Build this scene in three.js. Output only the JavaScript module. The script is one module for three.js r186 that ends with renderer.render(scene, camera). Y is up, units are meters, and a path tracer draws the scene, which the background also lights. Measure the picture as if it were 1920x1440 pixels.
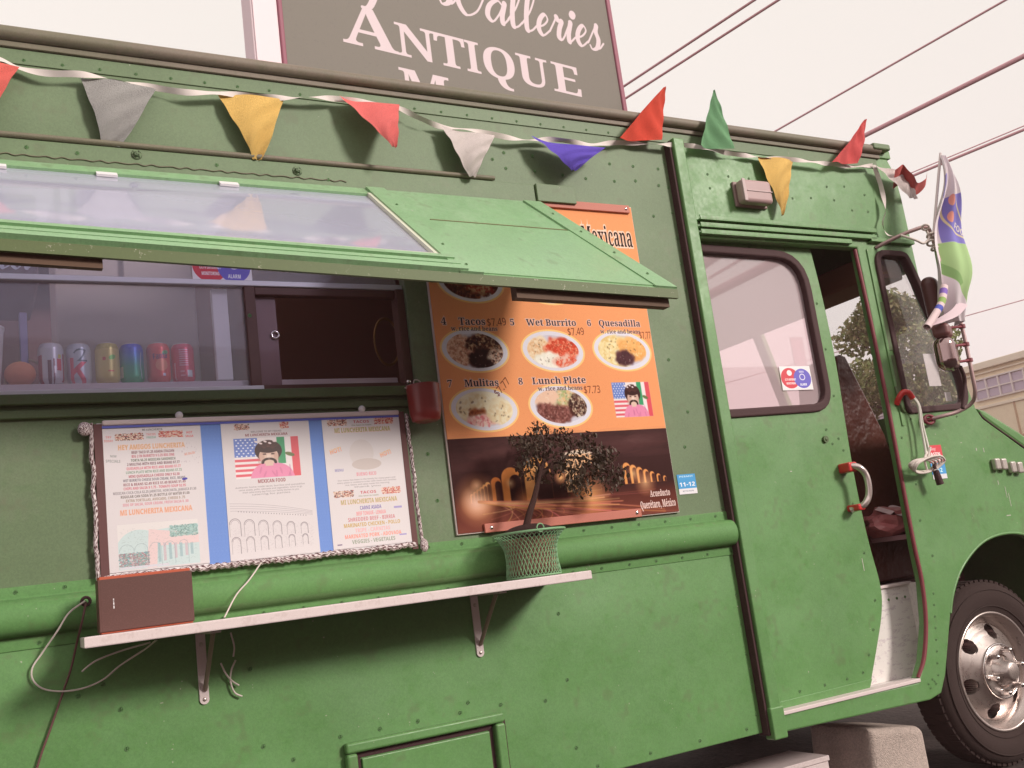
import * as THREE from 'three';
import { RoundedBoxGeometry } from 'three/addons/geometries/RoundedBoxGeometry.js';
import { mergeGeometries } from 'three/addons/utils/BufferGeometryUtils.js';
import { Brush, Evaluator, SUBTRACTION } from 'three-bvh-csg';

// ---------------------------------------------------------------- camera, sky, sun, exposure
const scene = new THREE.Scene();
const camera = new THREE.PerspectiveCamera(41.7, 4 / 3, 0.05, 600);
camera.position.set(0, 1.03, 2.9);
camera.quaternion.setFromRotationMatrix(new THREE.Matrix4().makeBasis(
  new THREE.Vector3(0.8715, -0.12815, 0.47334), new THREE.Vector3(0.01999, 0.97373, 0.22682), new THREE.Vector3(-0.48998, -0.18821, 0.85117)));
camera.updateMatrixWorld(true);
const renderer = new THREE.WebGLRenderer({ antialias: true });
renderer.toneMapping = THREE.LinearToneMapping;
renderer.toneMappingExposure = 0.98;
renderer.shadowMap.enabled = true;

const SUN = new THREE.Vector3(0.6, 0.52, 1.0).normalize();
{ // overcast: a cream sky, a little brighter round the veiled sun, lavender white towards the horizon
  const W = 512, H = 256, d = new Float32Array(W * H * 4), v = new THREE.Vector3();
  for (let j = 0; j < H; j++) for (let i = 0; i < W; i++) {
    const el = ((j + 0.5) / H - 0.5) * Math.PI, az = ((i + 0.5) / W - 0.5) * 2 * Math.PI;
    v.set(Math.cos(el) * Math.cos(az), Math.sin(el), Math.cos(el) * Math.sin(az));
    const h = Math.max(0, v.y), g = Math.max(0, v.dot(SUN)), k = (j * W + i) * 4;
    const low = Math.pow(1 - h, 5), glow = 1 + 0.45 * Math.pow(g, 6), tone = 1 + 0.025 * Math.sin(v.x * 7 + 3 * Math.sin(v.y * 5 + v.z * 2)) * Math.sin(v.z * 6 + 2 * v.y);
    d[k] = (0.99 + 0.02 * low) * tone * glow; d[k + 1] = (0.93 - 0.01 * low) * tone * glow; d[k + 2] = (0.87 + 0.06 * low) * tone * glow; d[k + 3] = 1;
  }
  const t = new THREE.DataTexture(d, W, H, THREE.RGBAFormat, THREE.FloatType);
  t.mapping = THREE.EquirectangularReflectionMapping; t.magFilter = THREE.LinearFilter; t.needsUpdate = true;
  scene.background = t; scene.environment = t;
}
const sun = new THREE.DirectionalLight(new THREE.Color(1, 0.93, 0.84), 3.2);
sun.position.copy(SUN).multiplyScalar(30); sun.castShadow = true; sun.shadow.radius = 22;
Object.assign(sun.shadow.camera, { left: -12, right: 12, top: 12, bottom: -12, near: 1, far: 80 });
sun.shadow.mapSize.set(2048, 2048);
scene.add(sun, sun.target);

scene.fog = new THREE.FogExp2(new THREE.Color(1.0, 0.6, 0.58), 0.0035);

// ---------------------------------------------------------------- helpers
let seed = 7;
const rnd = () => { seed = (seed + 0x6d2b79f5) | 0; let t = Math.imul(seed ^ (seed >>> 15), 1 | seed); t = (t + Math.imul(t ^ (t >>> 7), 61 | t)) ^ t; return ((t ^ (t >>> 14)) >>> 0) / 4294967296; };
const rr = (a, b) => a + (b - a) * rnd();
const V = (x, y, z) => new THREE.Vector3(x, y, z);
const lin = (r, g, b) => new THREE.Color().setRGB(r, g, b);
const lerp = (a, b, t) => a + (b - a) * t, clamp = (x, a = 0, b = 1) => Math.min(b, Math.max(a, x));
function lattice(n) { const a = []; for (let i = 0; i < n * n; i++) a.push(rnd()); return (u, v) => { // tileable value noise, u v in 0..1
  const x = u * n, y = v * n, i = Math.floor(x), j = Math.floor(y), s = (x - i) ** 2 * (3 - 2 * (x - i)), t = (y - j) ** 2 * (3 - 2 * (y - j));
  const at = (p, q) => a[((q % n + n) % n) * n + ((p % n + n) % n)];
  return lerp(lerp(at(i, j), at(i + 1, j), s), lerp(at(i, j + 1), at(i + 1, j + 1), s), t); }; }
const toS = (x) => 255 * (x <= 0.0031308 ? x * 12.92 : 1.055 * Math.pow(Math.max(0, x), 1 / 2.4) - 0.055);
function dataTex(size, fn, srgb = true) { // fn(u, v) -> [r, g, b] linear
  const d = new Uint8Array(size * size * 4);
  for (let j = 0; j < size; j++) for (let i = 0; i < size; i++) { const c = fn(i / size, j / size), k = (j * size + i) * 4; for (let m = 0; m < 3; m++) d[k + m] = clamp(srgb ? toS(c[m]) : c[m] * 255, 0, 255); d[k + 3] = 255; }
  const t = new THREE.DataTexture(d, size, size); t.wrapS = t.wrapT = THREE.RepeatWrapping; t.magFilter = THREE.LinearFilter; if (srgb) t.colorSpace = THREE.SRGBColorSpace; t.needsUpdate = true; return t;
}
function canvasTex(w, h, draw) { const c = document.createElement('canvas'); c.width = w; c.height = h; draw(c.getContext('2d'), w, h); const t = new THREE.CanvasTexture(c); t.colorSpace = THREE.SRGBColorSpace; return t; }
function txt(g, s, x, y, px, o = {}) { // text squeezed to a width, baseline at y
  g.save(); g.translate(x, y); if (o.rot) g.rotate(o.rot); g.font = (o.font || 'bold') + ' ' + px + 'px ' + (o.family || 'sans-serif'); g.fillStyle = o.color || '#000'; g.textAlign = 'left'; g.textBaseline = 'alphabetic';
  const w = g.measureText(s).width; if (o.w) g.scale(o.w / w, 1); const dx = o.align === 'center' ? -w / 2 : o.align === 'right' ? -w : 0;
  if (o.halo) { g.strokeStyle = o.halo; g.lineWidth = px * 0.12; g.strokeText(s, dx, 0); }
  g.fillText(s, dx, 0); g.restore();
}
const M = {};
const mat = (color, o = {}) => new THREE.MeshPhysicalMaterial({ color: color.isColor ? color : lin(...color), roughness: 0.6, side: THREE.DoubleSide, ...o });

function clean(g) { if (g.index) g = g.toNonIndexed(); for (const n of Object.keys(g.attributes)) if (!['position', 'normal', 'uv'].includes(n)) g.deleteAttribute(n); if (!g.attributes.normal) g.computeVertexNormals(); if (!g.attributes.uv) g.setAttribute('uv', new THREE.BufferAttribute(new Float32Array(g.attributes.position.count * 2), 2)); g.clearGroups(); return g; }
const merge = (list) => list.length === 1 ? clean(list[0]) : mergeGeometries(list.map(clean));
function uvm(g) { // uv in metres from the face's main direction
  g = clean(g); const p = g.attributes.position, n = g.attributes.normal, uv = new Float32Array(p.count * 2);
  for (let i = 0; i < p.count; i += 3) {
    let a = 0, b = 0, c = 0; for (let k = 0; k < 3; k++) { a += Math.abs(n.getX(i + k)); b += Math.abs(n.getY(i + k)); c += Math.abs(n.getZ(i + k)); }
    for (let k = i; k < i + 3; k++) { const x = p.getX(k), y = p.getY(k), z = p.getZ(k); const q = c >= a && c >= b ? [x, y] : b >= a ? [x, z] : [z, y]; uv[k * 2] = q[0]; uv[k * 2 + 1] = q[1]; }
  }
  g.setAttribute('uv', new THREE.BufferAttribute(uv, 2)); return g;
}
const bx = (x0, x1, y0, y1, z0, z1, r = 0.004) => { const m = Math.min(x1 - x0, y1 - y0, z1 - z0) / 2; const g = r > 0 ? new RoundedBoxGeometry(x1 - x0, y1 - y0, z1 - z0, 2, Math.min(r, m * 0.98)) : new THREE.BoxGeometry(x1 - x0, y1 - y0, z1 - z0); return g.translate((x0 + x1) / 2, (y0 + y1) / 2, (z0 + z1) / 2); };
const curve = (pts, closed = false) => new THREE.CatmullRomCurve3(pts.map((p) => p.isVector3 ? p : V(...p)), closed, 'centripetal');
const tube = (pts, r, n = 40, s = 8, closed = false) => { const g = new THREE.TubeGeometry(curve(pts, closed), n, r, s, closed); return g; };
const rod = (a, b, r, s = 10) => { const A = V(...a), B = V(...b), g = new THREE.CylinderGeometry(r, r, A.distanceTo(B), s); g.applyQuaternion(new THREE.Quaternion().setFromUnitVectors(V(0, 1, 0), B.clone().sub(A).normalize())); return g.translate((A.x + B.x) / 2, (A.y + B.y) / 2, (A.z + B.z) / 2); };
function poly(pts, holes = []) { const s = new THREE.Shape(pts.map((p) => new THREE.Vector2(...p))); for (const h of holes) s.holes.push(h.isPath ? h : new THREE.Path(h.map((p) => new THREE.Vector2(...p)))); return s; }
function slab(shape, z0, z1, bevel = 0.003) { const g = new THREE.ExtrudeGeometry(shape, { depth: z1 - z0 - 2 * bevel, bevelEnabled: bevel > 0, bevelSize: bevel, bevelThickness: bevel, bevelOffset: -bevel, bevelSegments: 2, curveSegments: 10 }); return g.translate(0, 0, z0 + bevel); }
function roundPoly(pts, r) { // polygon with rounded corners -> list of points
  const out = [], n = pts.length; for (let i = 0; i < n; i++) { const p = new THREE.Vector2(...pts[i]), a = new THREE.Vector2(...pts[(i + n - 1) % n]).sub(p), b = new THREE.Vector2(...pts[(i + 1) % n]).sub(p); const rad = Array.isArray(r) ? r[i] : r, la = Math.min(rad, a.length() / 2), lb = Math.min(rad, b.length() / 2);
    if (rad <= 0) { out.push([p.x, p.y]); continue; } const A = p.clone().add(a.setLength(la)), B = p.clone().add(b.setLength(lb)); for (let k = 0; k <= 6; k++) { const t = k / 6; out.push([(1 - t) ** 2 * A.x + 2 * t * (1 - t) * p.x + t * t * B.x, (1 - t) ** 2 * A.y + 2 * t * (1 - t) * p.y + t * t * B.y]); } }
  return out;
}
const inset = (pts, d) => { const n = pts.length, out = []; for (let i = 0; i < n; i++) { const a = pts[(i + n - 1) % n], b = pts[(i + 1) % n]; let tx = b[0] - a[0], ty = b[1] - a[1]; const l = Math.hypot(tx, ty) || 1; out.push([pts[i][0] - ty / l * d, pts[i][1] + tx / l * d]); } return out; };
function hexa(p) { // 8 corners: 0-3 one face in order, 4-7 the opposite face
  const f = [[0, 1, 2, 3], [7, 6, 5, 4], [0, 4, 5, 1], [1, 5, 6, 2], [2, 6, 7, 3], [3, 7, 4, 0]], v = [], c = new THREE.Vector3(); for (const q of p) c.add(q); c.divideScalar(8);
  for (const [a, b, d, e] of f) { const n = p[b].clone().sub(p[a]).cross(p[e].clone().sub(p[a])), m = p[a].clone().add(p[d]).multiplyScalar(0.5).sub(c); const o = n.dot(m) > 0 ? [a, b, d, a, d, e] : [a, d, b, a, e, d]; for (const k of o) v.push(p[k].x, p[k].y, p[k].z); }
  const g = new THREE.BufferGeometry(); g.setAttribute('position', new THREE.BufferAttribute(new Float32Array(v), 3)); g.computeVertexNormals(); return clean(g);
}
function grid(fn, nu, nv) { // surface from fn(u, v) -> Vector3
  const g = new THREE.PlaneGeometry(1, 1, nu, nv), p = g.attributes.position, uv = g.attributes.uv; for (let i = 0; i < p.count; i++) { const q = fn(uv.getX(i), 1 - uv.getY(i)); p.setXYZ(i, q.x, q.y, q.z); } g.computeVertexNormals(); return g;
}
const dome = (x, y, z, r, h = 0.5) => new THREE.SphereGeometry(r, 8, 4, 0, Math.PI * 2, 0, Math.PI / 2).rotateX(Math.PI / 2).scale(1, 1, h * 2 * 0.6).translate(x, y, z);
const shiftUV = (g, x0, x1, y0, y1) => { const p = g.attributes.position, uv = g.attributes.uv; for (let i = 0; i < p.count; i++) uv.setXY(i, (p.getX(i) - x0) / (x1 - x0), (p.getY(i) - y0) / (y1 - y0)); return g; };

const used = {};
const numbered = (n) => { used[n] = (used[n] || 0) + 1; return used[n] === 1 ? n : n + '_' + String(used[n] - 1).padStart(3, '0'); };
function thing(name, label, category, at, group) { const o = new THREE.Group(); o.name = numbered(name); o.position.set(...at); o.userData = { label, category }; if (group) o.userData.group = group; o.base = V(...at); scene.add(o); return o; }
function put(name, geo, m, parent, label) { // geometry in world metres; becomes a named part of parent
  const g = Array.isArray(geo) ? merge(geo) : geo; const b = parent.base; g.translate(-b.x, -b.y, -b.z); const o = new THREE.Mesh(g, m); o.name = name; o.castShadow = o.receiveShadow = true; o.base = b; if (label) o.userData.label = label; parent.add(o); return o;
}
const stuff = (o) => { o.userData.kind = 'stuff'; return o; };

// ---------------------------------------------------------------- materials
const nA = lattice(8), nB = lattice(32), nC = lattice(128), nD = lattice(512), nE = lattice(4), nF = lattice(1024);
const rgb3 = (c, k) => [c[0] * k, c[1] * k, c[2] * k];
const GREEN = [0.114, 0.268, 0.08], GREEN_UP = [0.13, 0.195, 0.092];  // upper green is greyed: a hazy veil put into the colour
const paintMap = (base, chips) => dataTex(1024, (u, v) => {
  const m = 0.9 + 0.13 * nA(u, v) + 0.07 * (nB(u, v) - 0.5) + 0.16 * (nD(u, v) - 0.5) + 0.12 * (nF(u, v) - 0.5); let c = rgb3(base, m);
  const st = clamp((nB(u, v) * 0.5 + nC(v, u) * 0.3 + nD(u, v) * 0.2 - 0.66) * 7); c = [lerp(c[0], 0.1, st * 0.3), lerp(c[1], 0.1, st * 0.3), lerp(c[2], 0.05, st * 0.3)];
  if (chips && nC(u, v) * 0.6 + nD(v, u) * 0.4 > 0.93 && nA(v, u) > 0.55) c = [0.5, 0.45, 0.4];
  const fade = clamp((nE(u, v) * 0.7 + nB(u, v) * 0.15 + nC(u, v) * 0.15 - 0.5) * 6); c = [lerp(c[0], c[0] * 1.14 + 0.008, fade), lerp(c[1], c[1] * 1.06, fade), lerp(c[2], c[2] * 1.16 + 0.006, fade)];
  return c;
});
const rough1 = dataTex(512, (u, v) => { const k = 0.62 + 0.28 * nB(u, v) + 0.25 * (nC(u, v) - 0.5); return [k, k, k]; }, false);
const bump1 = dataTex(512, (u, v) => { const k = 0.55 * nC(u, v) + 0.3 * nD(u, v) + 0.15 * nB(u, v); return [k, k, k]; }, false);
const bump2 = dataTex(1024, (u, v) => { const k = 0.55 * nA(u, v) + 0.4 * nE(v, u) + 0.04 * nB(u, v) + 0.01 * nC(u, v); return [k, k, k]; }, false);
const rep = (t, k) => { const q = t.clone(); q.repeat.set(k, k); q.needsUpdate = true; return q; };
M.green = mat([1, 1, 1], { map: rep(paintMap(GREEN, true), 0.5), roughness: 0.62, roughnessMap: rep(rough1, 0.7), bumpMap: rep(bump2, 0.6), bumpScale: 0.016, clearcoat: 0.25, clearcoatRoughness: 0.45 });
M.greenUp = mat([1, 1, 1], { map: rep(paintMap(GREEN_UP, true), 0.5), roughness: 0.62, bumpMap: rep(bump2, 0.6), bumpScale: 0.016, clearcoat: 0.2, clearcoatRoughness: 0.45 });
M.greenLight = mat([1, 1, 1], { map: rep(paintMap([0.24, 0.43, 0.215], true), 0.6), roughness: 0.55, roughnessMap: rep(rough1, 0.7), bumpMap: rep(bump1, 1.2), bumpScale: 0.0002, clearcoat: 0.35, clearcoatRoughness: 0.25 });
M.greenDark = mat([1, 1, 1], { map: rep(paintMap([0.085, 0.13, 0.05], true), 0.7), roughness: 0.6, roughnessMap: rep(rough1, 0.7) });
M.lip = mat([1, 1, 1], { map: rep(paintMap([0.17, 0.15, 0.1], false), 0.7), roughness: 0.6 });
M.rubber = mat([0.06, 0.022, 0.025], { roughness: 0.75, bumpMap: rep(bump1, 2), bumpScale: 0.0006 });
M.maroon = mat([0.22, 0.035, 0.05], { roughness: 0.5 });
M.interior = mat([0.3, 0.16, 0.18], { roughness: 0.85 });
M.tyre = mat([0.038, 0.02, 0.018], { roughness: 0.9, bumpMap: rep(bump1, 6), bumpScale: 0.001 });
M.steel = mat([0.62, 0.53, 0.5], { metalness: 0.85, roughness: 0.42, roughnessMap: rep(rough1, 2) });
M.chrome = mat([0.8, 0.74, 0.72], { metalness: 1, roughness: 0.12 });
M.alu = mat([0.62, 0.6, 0.64], { metalness: 0.3, roughness: 0.5 });
const dirtMap = (base, dirt, amt) => dataTex(512, (u, v) => { const a = nB(u, v) * 0.6 + nC(u, v) * 0.4, k = 0.93 + 0.1 * nD(u, v); const w = clamp((a - 0.58) * 5) * amt; return [lerp(base[0], dirt[0], w) * k, lerp(base[1], dirt[1], w) * k, lerp(base[2], dirt[2], w) * k]; });
M.whitePaint = mat([1, 1, 1], { map: rep(dirtMap([0.72, 0.6, 0.6], [0.5, 0.38, 0.36], 0.3), 1.6), roughness: 0.6 });
M.stepWhite = mat([1, 1, 1], { map: rep(dirtMap([0.8, 0.74, 0.72], [0.55, 0.45, 0.5], 0.6), 1.2), roughness: 0.6 });
M.whitePlastic = mat([0.78, 0.74, 0.76], { roughness: 0.5 });
M.cord = mat([0.7, 0.6, 0.56], { roughness: 0.6 });
M.redPlastic = mat([0.62, 0.03, 0.03], { roughness: 0.35, clearcoat: 0.4 });
M.windowGlass = mat([0.93, 0.93, 0.97], { transmission: 0.78, roughness: 0.03, ior: 1.7, thickness: 0 });
M.doorGlass = mat([0.94, 0.74, 0.79], { transmission: 0.56, roughness: 0.02, ior: 2.1, thickness: 0 });
M.cabGlass = mat([0.95, 0.92, 0.92], { transmission: 0.92, roughness: 0.02, ior: 1.5, thickness: 0 });
M.plexi = mat([0.86, 0.86, 1.0], { transmission: 0.64, roughness: 0.05, ior: 2.1, thickness: 0 });

// ---------------------------------------------------------------- ground
{
  const asphalt = dataTex(1024, (u, v) => { const k = 0.55 + 0.5 * nF(u, v) + 0.35 * (nC(u, v) - 0.5) + 0.4 * (nA(u, v) - 0.5); return [0.06 * k, 0.038 * k, 0.036 * k]; });
  asphalt.repeat.set(22, 22);
  const b2 = bump1.clone(); b2.repeat.set(45, 45); b2.needsUpdate = true;
  const g = new THREE.PlaneGeometry(90, 90, 1, 1).rotateX(-Math.PI / 2)  .translate(8, -0.02, -6);
  const o = new THREE.Mesh(g, mat([1, 1, 1], { map: asphalt, roughness: 0.92, bumpMap: b2, bumpScale: 0.006 })); o.name = 'ground'; o.receiveShadow = true; o.userData.kind = 'structure'; scene.add(o);
}

// ---------------------------------------------------------------- food truck
const T = thing('food_truck', 'green riveted food truck with raised serving awning, bunting along its roof and open cab door', 'food truck', [1.2, -0.02, -1.0]);
const riv = [];
const rect = (x0, x1, y0, y1) => [[x0, y0], [x1, y0], [x1, y1], [x0, y1]];
{ // body
  put('side_panel', uvm(slab(poly(rect(-2.4, 2.5, 1.1, 2.7), [rect(-1.02, 1.315, 1.672, 2.318).reverse()]), -0.04, 0)), M.greenUp, T);
  put('lower_side_panel', uvm(slab(poly(rect(-2.4, 2.5, 0.385, 1.06)), -0.04, 0)), M.green, T);
  put('rear_wall', uvm(bx(-2.44, -2.4, 0.385, 2.7, -2.1, 0)), M.green, T);
  put('far_side', uvm(slab(poly(rect(-2.4, 3.8, 0.385, 2.7), [rect(2.9, 3.4, 1.5, 2.2).reverse()]), -2.12, -2.08)), M.green, T);
  put('roof', uvm(slab(poly(rect(-2.44, 3.82, -0.004, 2.12), [rect(-1.4, 1.2, 0.2, 1.75).reverse()]), 0, 0.04, 0.004).rotateX(-Math.PI / 2).translate(0, 2.69, 0)), M.green, T);
  put('added_roof_vent', [bx(-1.45, 1.25, 2.775, 2.78, -1.8, -0.16, 0)], mat([0.85, 0.8, 0.8], { transmission: 0.85, roughness: 0.4, thickness: 0 }), T);  // made-up opening out of view, added to let light into the kitchen
  put('floor', [bx(-2.4, 2.6, 0.78, 0.8, -2.08, -0.045, 0), bx(2.6, 3.9, 0.78, 0.8, -2.08, -0.155, 0)], M.interior, T);
  put('interior_wall', [bx(-2.39, 2.55, 0.8, 2.68, -2.07, -2.05, 0), bx(-2.39, 3.8, 2.66, 2.688, -2.07, -1.77, 0), bx(-2.39, -1.42, 2.66, 2.688, -1.77, -0.045, 0), bx(1.22, 3.8, 2.66, 2.688, -1.77, -0.045, 0), bx(2.3, 2.32, 0.8, 2.66, -2.05, -0.8, 0), bx(-2.39, -2.37, 0.8, 2.66, -2.05, -0.045, 0), bx(-2.39, -1.03, 0.8, 2.66, -0.05, -0.043, 0), bx(1.33, 2.45, 0.8, 2.66, -0.05, -0.043, 0), bx(-1.03, 1.33, 0.8, 1.66, -0.05, -0.043, 0)], M.interior, T);
  put('underbody', [bx(-2.3, 3.5, 0.42, 0.5, -1.6, -1.45, 0.01), bx(-2.3, 4.4, 0.42, 0.55, -0.85, -0.7, 0.01), bx(-2.3, 2.5, 0.62, 0.68, -2.05, -0.06, 0.01)], M.interior, T);
  // half-round gutters
  const lipProfile = (x0, x1, y, r, z) => { const g = new THREE.CylinderGeometry(r, r, x1 - x0, 14, 1).rotateZ(Math.PI / 2).translate((x0 + x1) / 2, y, z); return g; };
  put('roof_gutter', uvm(merge([lipProfile(-2.4, 3.74, 2.722, 0.021, 0.013), bx(-2.4, 3.74, 2.682, 2.7, -0.002, 0.012, 0.003)])), M.lip, T);
  put('roof_gutter_cap', uvm(bx(3.68, 3.79, 2.715, 2.745, -0.01, 0.04, 0.008)), M.greenUp, T);
  put('roof_flange', uvm(bx(-2.4, 3.72, 2.635, 2.68, -0.001, 0.004, 0.001)), M.greenUp, T);
  put('awning_gutter', uvm(merge([lipProfile(-1.3, 1.69, 2.404, 0.0085, 0.028), bx(-1.3, 1.69, 2.399, 2.409, 0, 0.028, 0.002)])), M.lip, T);
  put('awning_header', uvm(bx(-1.3, 1.85, 2.322, 2.394, -0.001, 0.028, 0.003)), M.greenUp, T);
  put('header_cover', uvm(merge([bx(1.855, 2.02, 2.33, 2.398, 0.005, 0.034, 0.003)])), M.greenUp, T);
  // wavy bead of sealant below the header bolts
  const wave = []; for (let x = -1.2; x < 1.16; x += 0.02) wave.push([x, 2.345 + 0.003 * Math.sin(x * 130), 0.03]);
  put('sealant_bead', tube(wave, 0.0015, 300, 5), M.lip, T);
  for (const [x, y] of [[0.5, 2.376], [0.98, 2.368], [-0.1, 2.376]]) { const b = put('bolt', merge([new THREE.CylinderGeometry(0.014, 0.016, 0.004, 18).rotateX(Math.PI / 2).translate(x, y, 0.03), new THREE.CylinderGeometry(0.008, 0.009, 0.01, 6).rotateX(Math.PI / 2).translate(x, y, 0.036)]), M.greenUp, T); }
  // rub rail: flanges and half-round bulge
  const pr = [[0.0, 1.172], [0.004, 1.17], [0.004, 1.145]]; for (let k = 0; k <= 12; k++) { const a = Math.PI * (0.5 - k / 12); pr.push([0.004 + 0.046 * Math.cos(a) ** 0.8, 1.093 + 0.047 * Math.sin(a)]); } pr.push([0.004, 1.04], [0.004, 1.014], [0.0, 1.012], [-0.03, 1.012], [-0.03, 1.172]);
  const sh = poly(pr), rg = new THREE.ExtrudeGeometry(sh, { depth: 4.9, bevelEnabled: false, curveSegments: 4 }); rg.rotateY(-Math.PI / 2).scale(-1, 1, 1); // profile (z, y) swept along x
  { const p = rg.attributes.position; for (let i = 0; i < p.count; i++) { const along = -p.getX(i), out = p.getZ(i); p.setXYZ(i, along, p.getY(i), out); } }
  { // rebuild cleanly: explicit strip
    const v = [], q = pr; const x0 = -2.4, x1 = 2.5; const quad = (a, b) => v.push(x0, a[1], a[0], x0, b[1], b[0], x1, b[1], b[0], x0, a[1], a[0], x1, b[1], b[0], x1, a[1], a[0]);
    const sm = (i) => { const a = q[Math.max(0, i - 1)], b = q[Math.min(q.length - 1, i + 1)]; const ty = b[1] - a[1], tz = b[0] - a[0], l = Math.hypot(ty, tz) || 1; return [0, tz / l, -ty / l]; };
    const nn = []; for (let i = 0; i + 1 < q.length - 2; i++) { quad(q[i], q[i + 1]); const a = sm(i), b = sm(i + 1); nn.push(...a, ...b, ...b, ...a, ...b, ...a); }
    const g = new THREE.BufferGeometry(); g.setAttribute('position', new THREE.BufferAttribute(new Float32Array(v), 3)); g.setAttribute('normal', new THREE.BufferAttribute(new Float32Array(nn), 3));
    const cap = new THREE.SphereGeometry(1, 16, 12).scale(0.012, 0.047, 0.045).translate(2.498, 1.093, 0.006);
    put('rub_rail', uvm(merge([g, cap])), mat([1, 1, 1], { map: M.green.map, roughness: 0.7, bumpMap: M.green.bumpMap, bumpScale: 0.005 }), T);
  }
  for (let x = -0.2; x < 2.45; x += 0.115) { riv.push([x, 1.158, 0.004, 0.0055], [x + 0.05, 1.026, 0.004, 0.0055]); }
  for (const [x, y] of [[0.34, 2.365], [0.21, 2.37], [0.73, 2.365], [1.08, 2.347], [-0.2, 2.37]]) riv.push([x, y, 0.028, 0.006]);
  for (let x = -0.2; x < 2.48; x += 0.101) riv.push([x + 0.01, 2.648, 0.004, 0.005]);
  for (const [x, y] of [[1.71, 2.49], [1.76, 2.52], [1.76, 2.46], [1.88, 2.52], [1.88, 2.46], [2.0, 2.455], [2.1, 2.45], [2.23, 2.45], [2.22, 2.52], [2.33, 2.52], [2.45, 2.52], [2.33, 2.46], [2.44, 2.45], [2.39, 2.32], [1.73, 0.9], [1.37, 0.68], [1.64, 0.64], [1.73, 0.69], [1.73, 0.48], [0.28, 0.88], [0.34, 0.9], [0.38, 0.83], [0.39, 0.73], [0.74, 0.67], [0.82, 0.62], [0.72, 0.88], [0.96, 0.655], [1.08, 0.655], [1.2, 0.655], [1.34, 0.655], [1.48, 0.655], [0.8, 1.9], [2.38, 2.0], [2.35, 1.75], [2.4, 1.55], [2.36, 1.42], [1.33, 1.45], [1.345, 1.3]]) riv.push([x, y, 0, 0.0065]);
  for (let y = 0.45; y < 2.6; y += 0.105) riv.push([2.485, y, 0, 0.005]);
  for (let x = -0.3; x < 2.45; x += 0.21) riv.push([x, 0.41, 0, 0.006]);
  // door pillar standing proud, dark strip painting in the shade on its rear face
  put('door_pillar', uvm(bx(2.512, 2.565, 0.375, 2.64, -0.03, 0.046, 0.006)), M.green, T);
  put('pillar_shade_strip', bx(2.499, 2.5115, 0.376, 2.63, -0.02, 0.032, 0.003), M.rubber, T);
  put('pillar_foot', uvm(bx(2.508, 2.572, 0.36, 0.47, 0.0, 0.05, 0.006)), M.green, T);
  // access hatch low on the side
  const h0 = put('access_hatch', uvm(slab(poly([[1.014, 0.3], [1.426, 0.3], [1.426, 0.586], [1.014, 0.586]]), 0.001, 0.01, 0.003)), M.green, T);
  for (const b of [bx(0.965, 1.475, 0.606, 0.636, 0.001, 0.026, 0.008), bx(0.965, 0.998, 0.29, 0.605, 0.001, 0.026, 0.008), bx(1.442, 1.475, 0.29, 0.605, 0.001, 0.026, 0.008)]) put('hatch_frame', uvm(b), M.green, h0);
  for (const b of [bx(1.0, 1.44, 0.589, 0.602, 0.0005, 0.003, 0), bx(1.0, 1.012, 0.29, 0.59, 0.0005, 0.003, 0), bx(1.428, 1.44, 0.29, 0.59, 0.0005, 0.003, 0), bx(1.476, 1.486, 0.29, 0.61, 0.0005, 0.003, 0)]) put('hatch_gap', b, M.rubber, h0);
}
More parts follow.
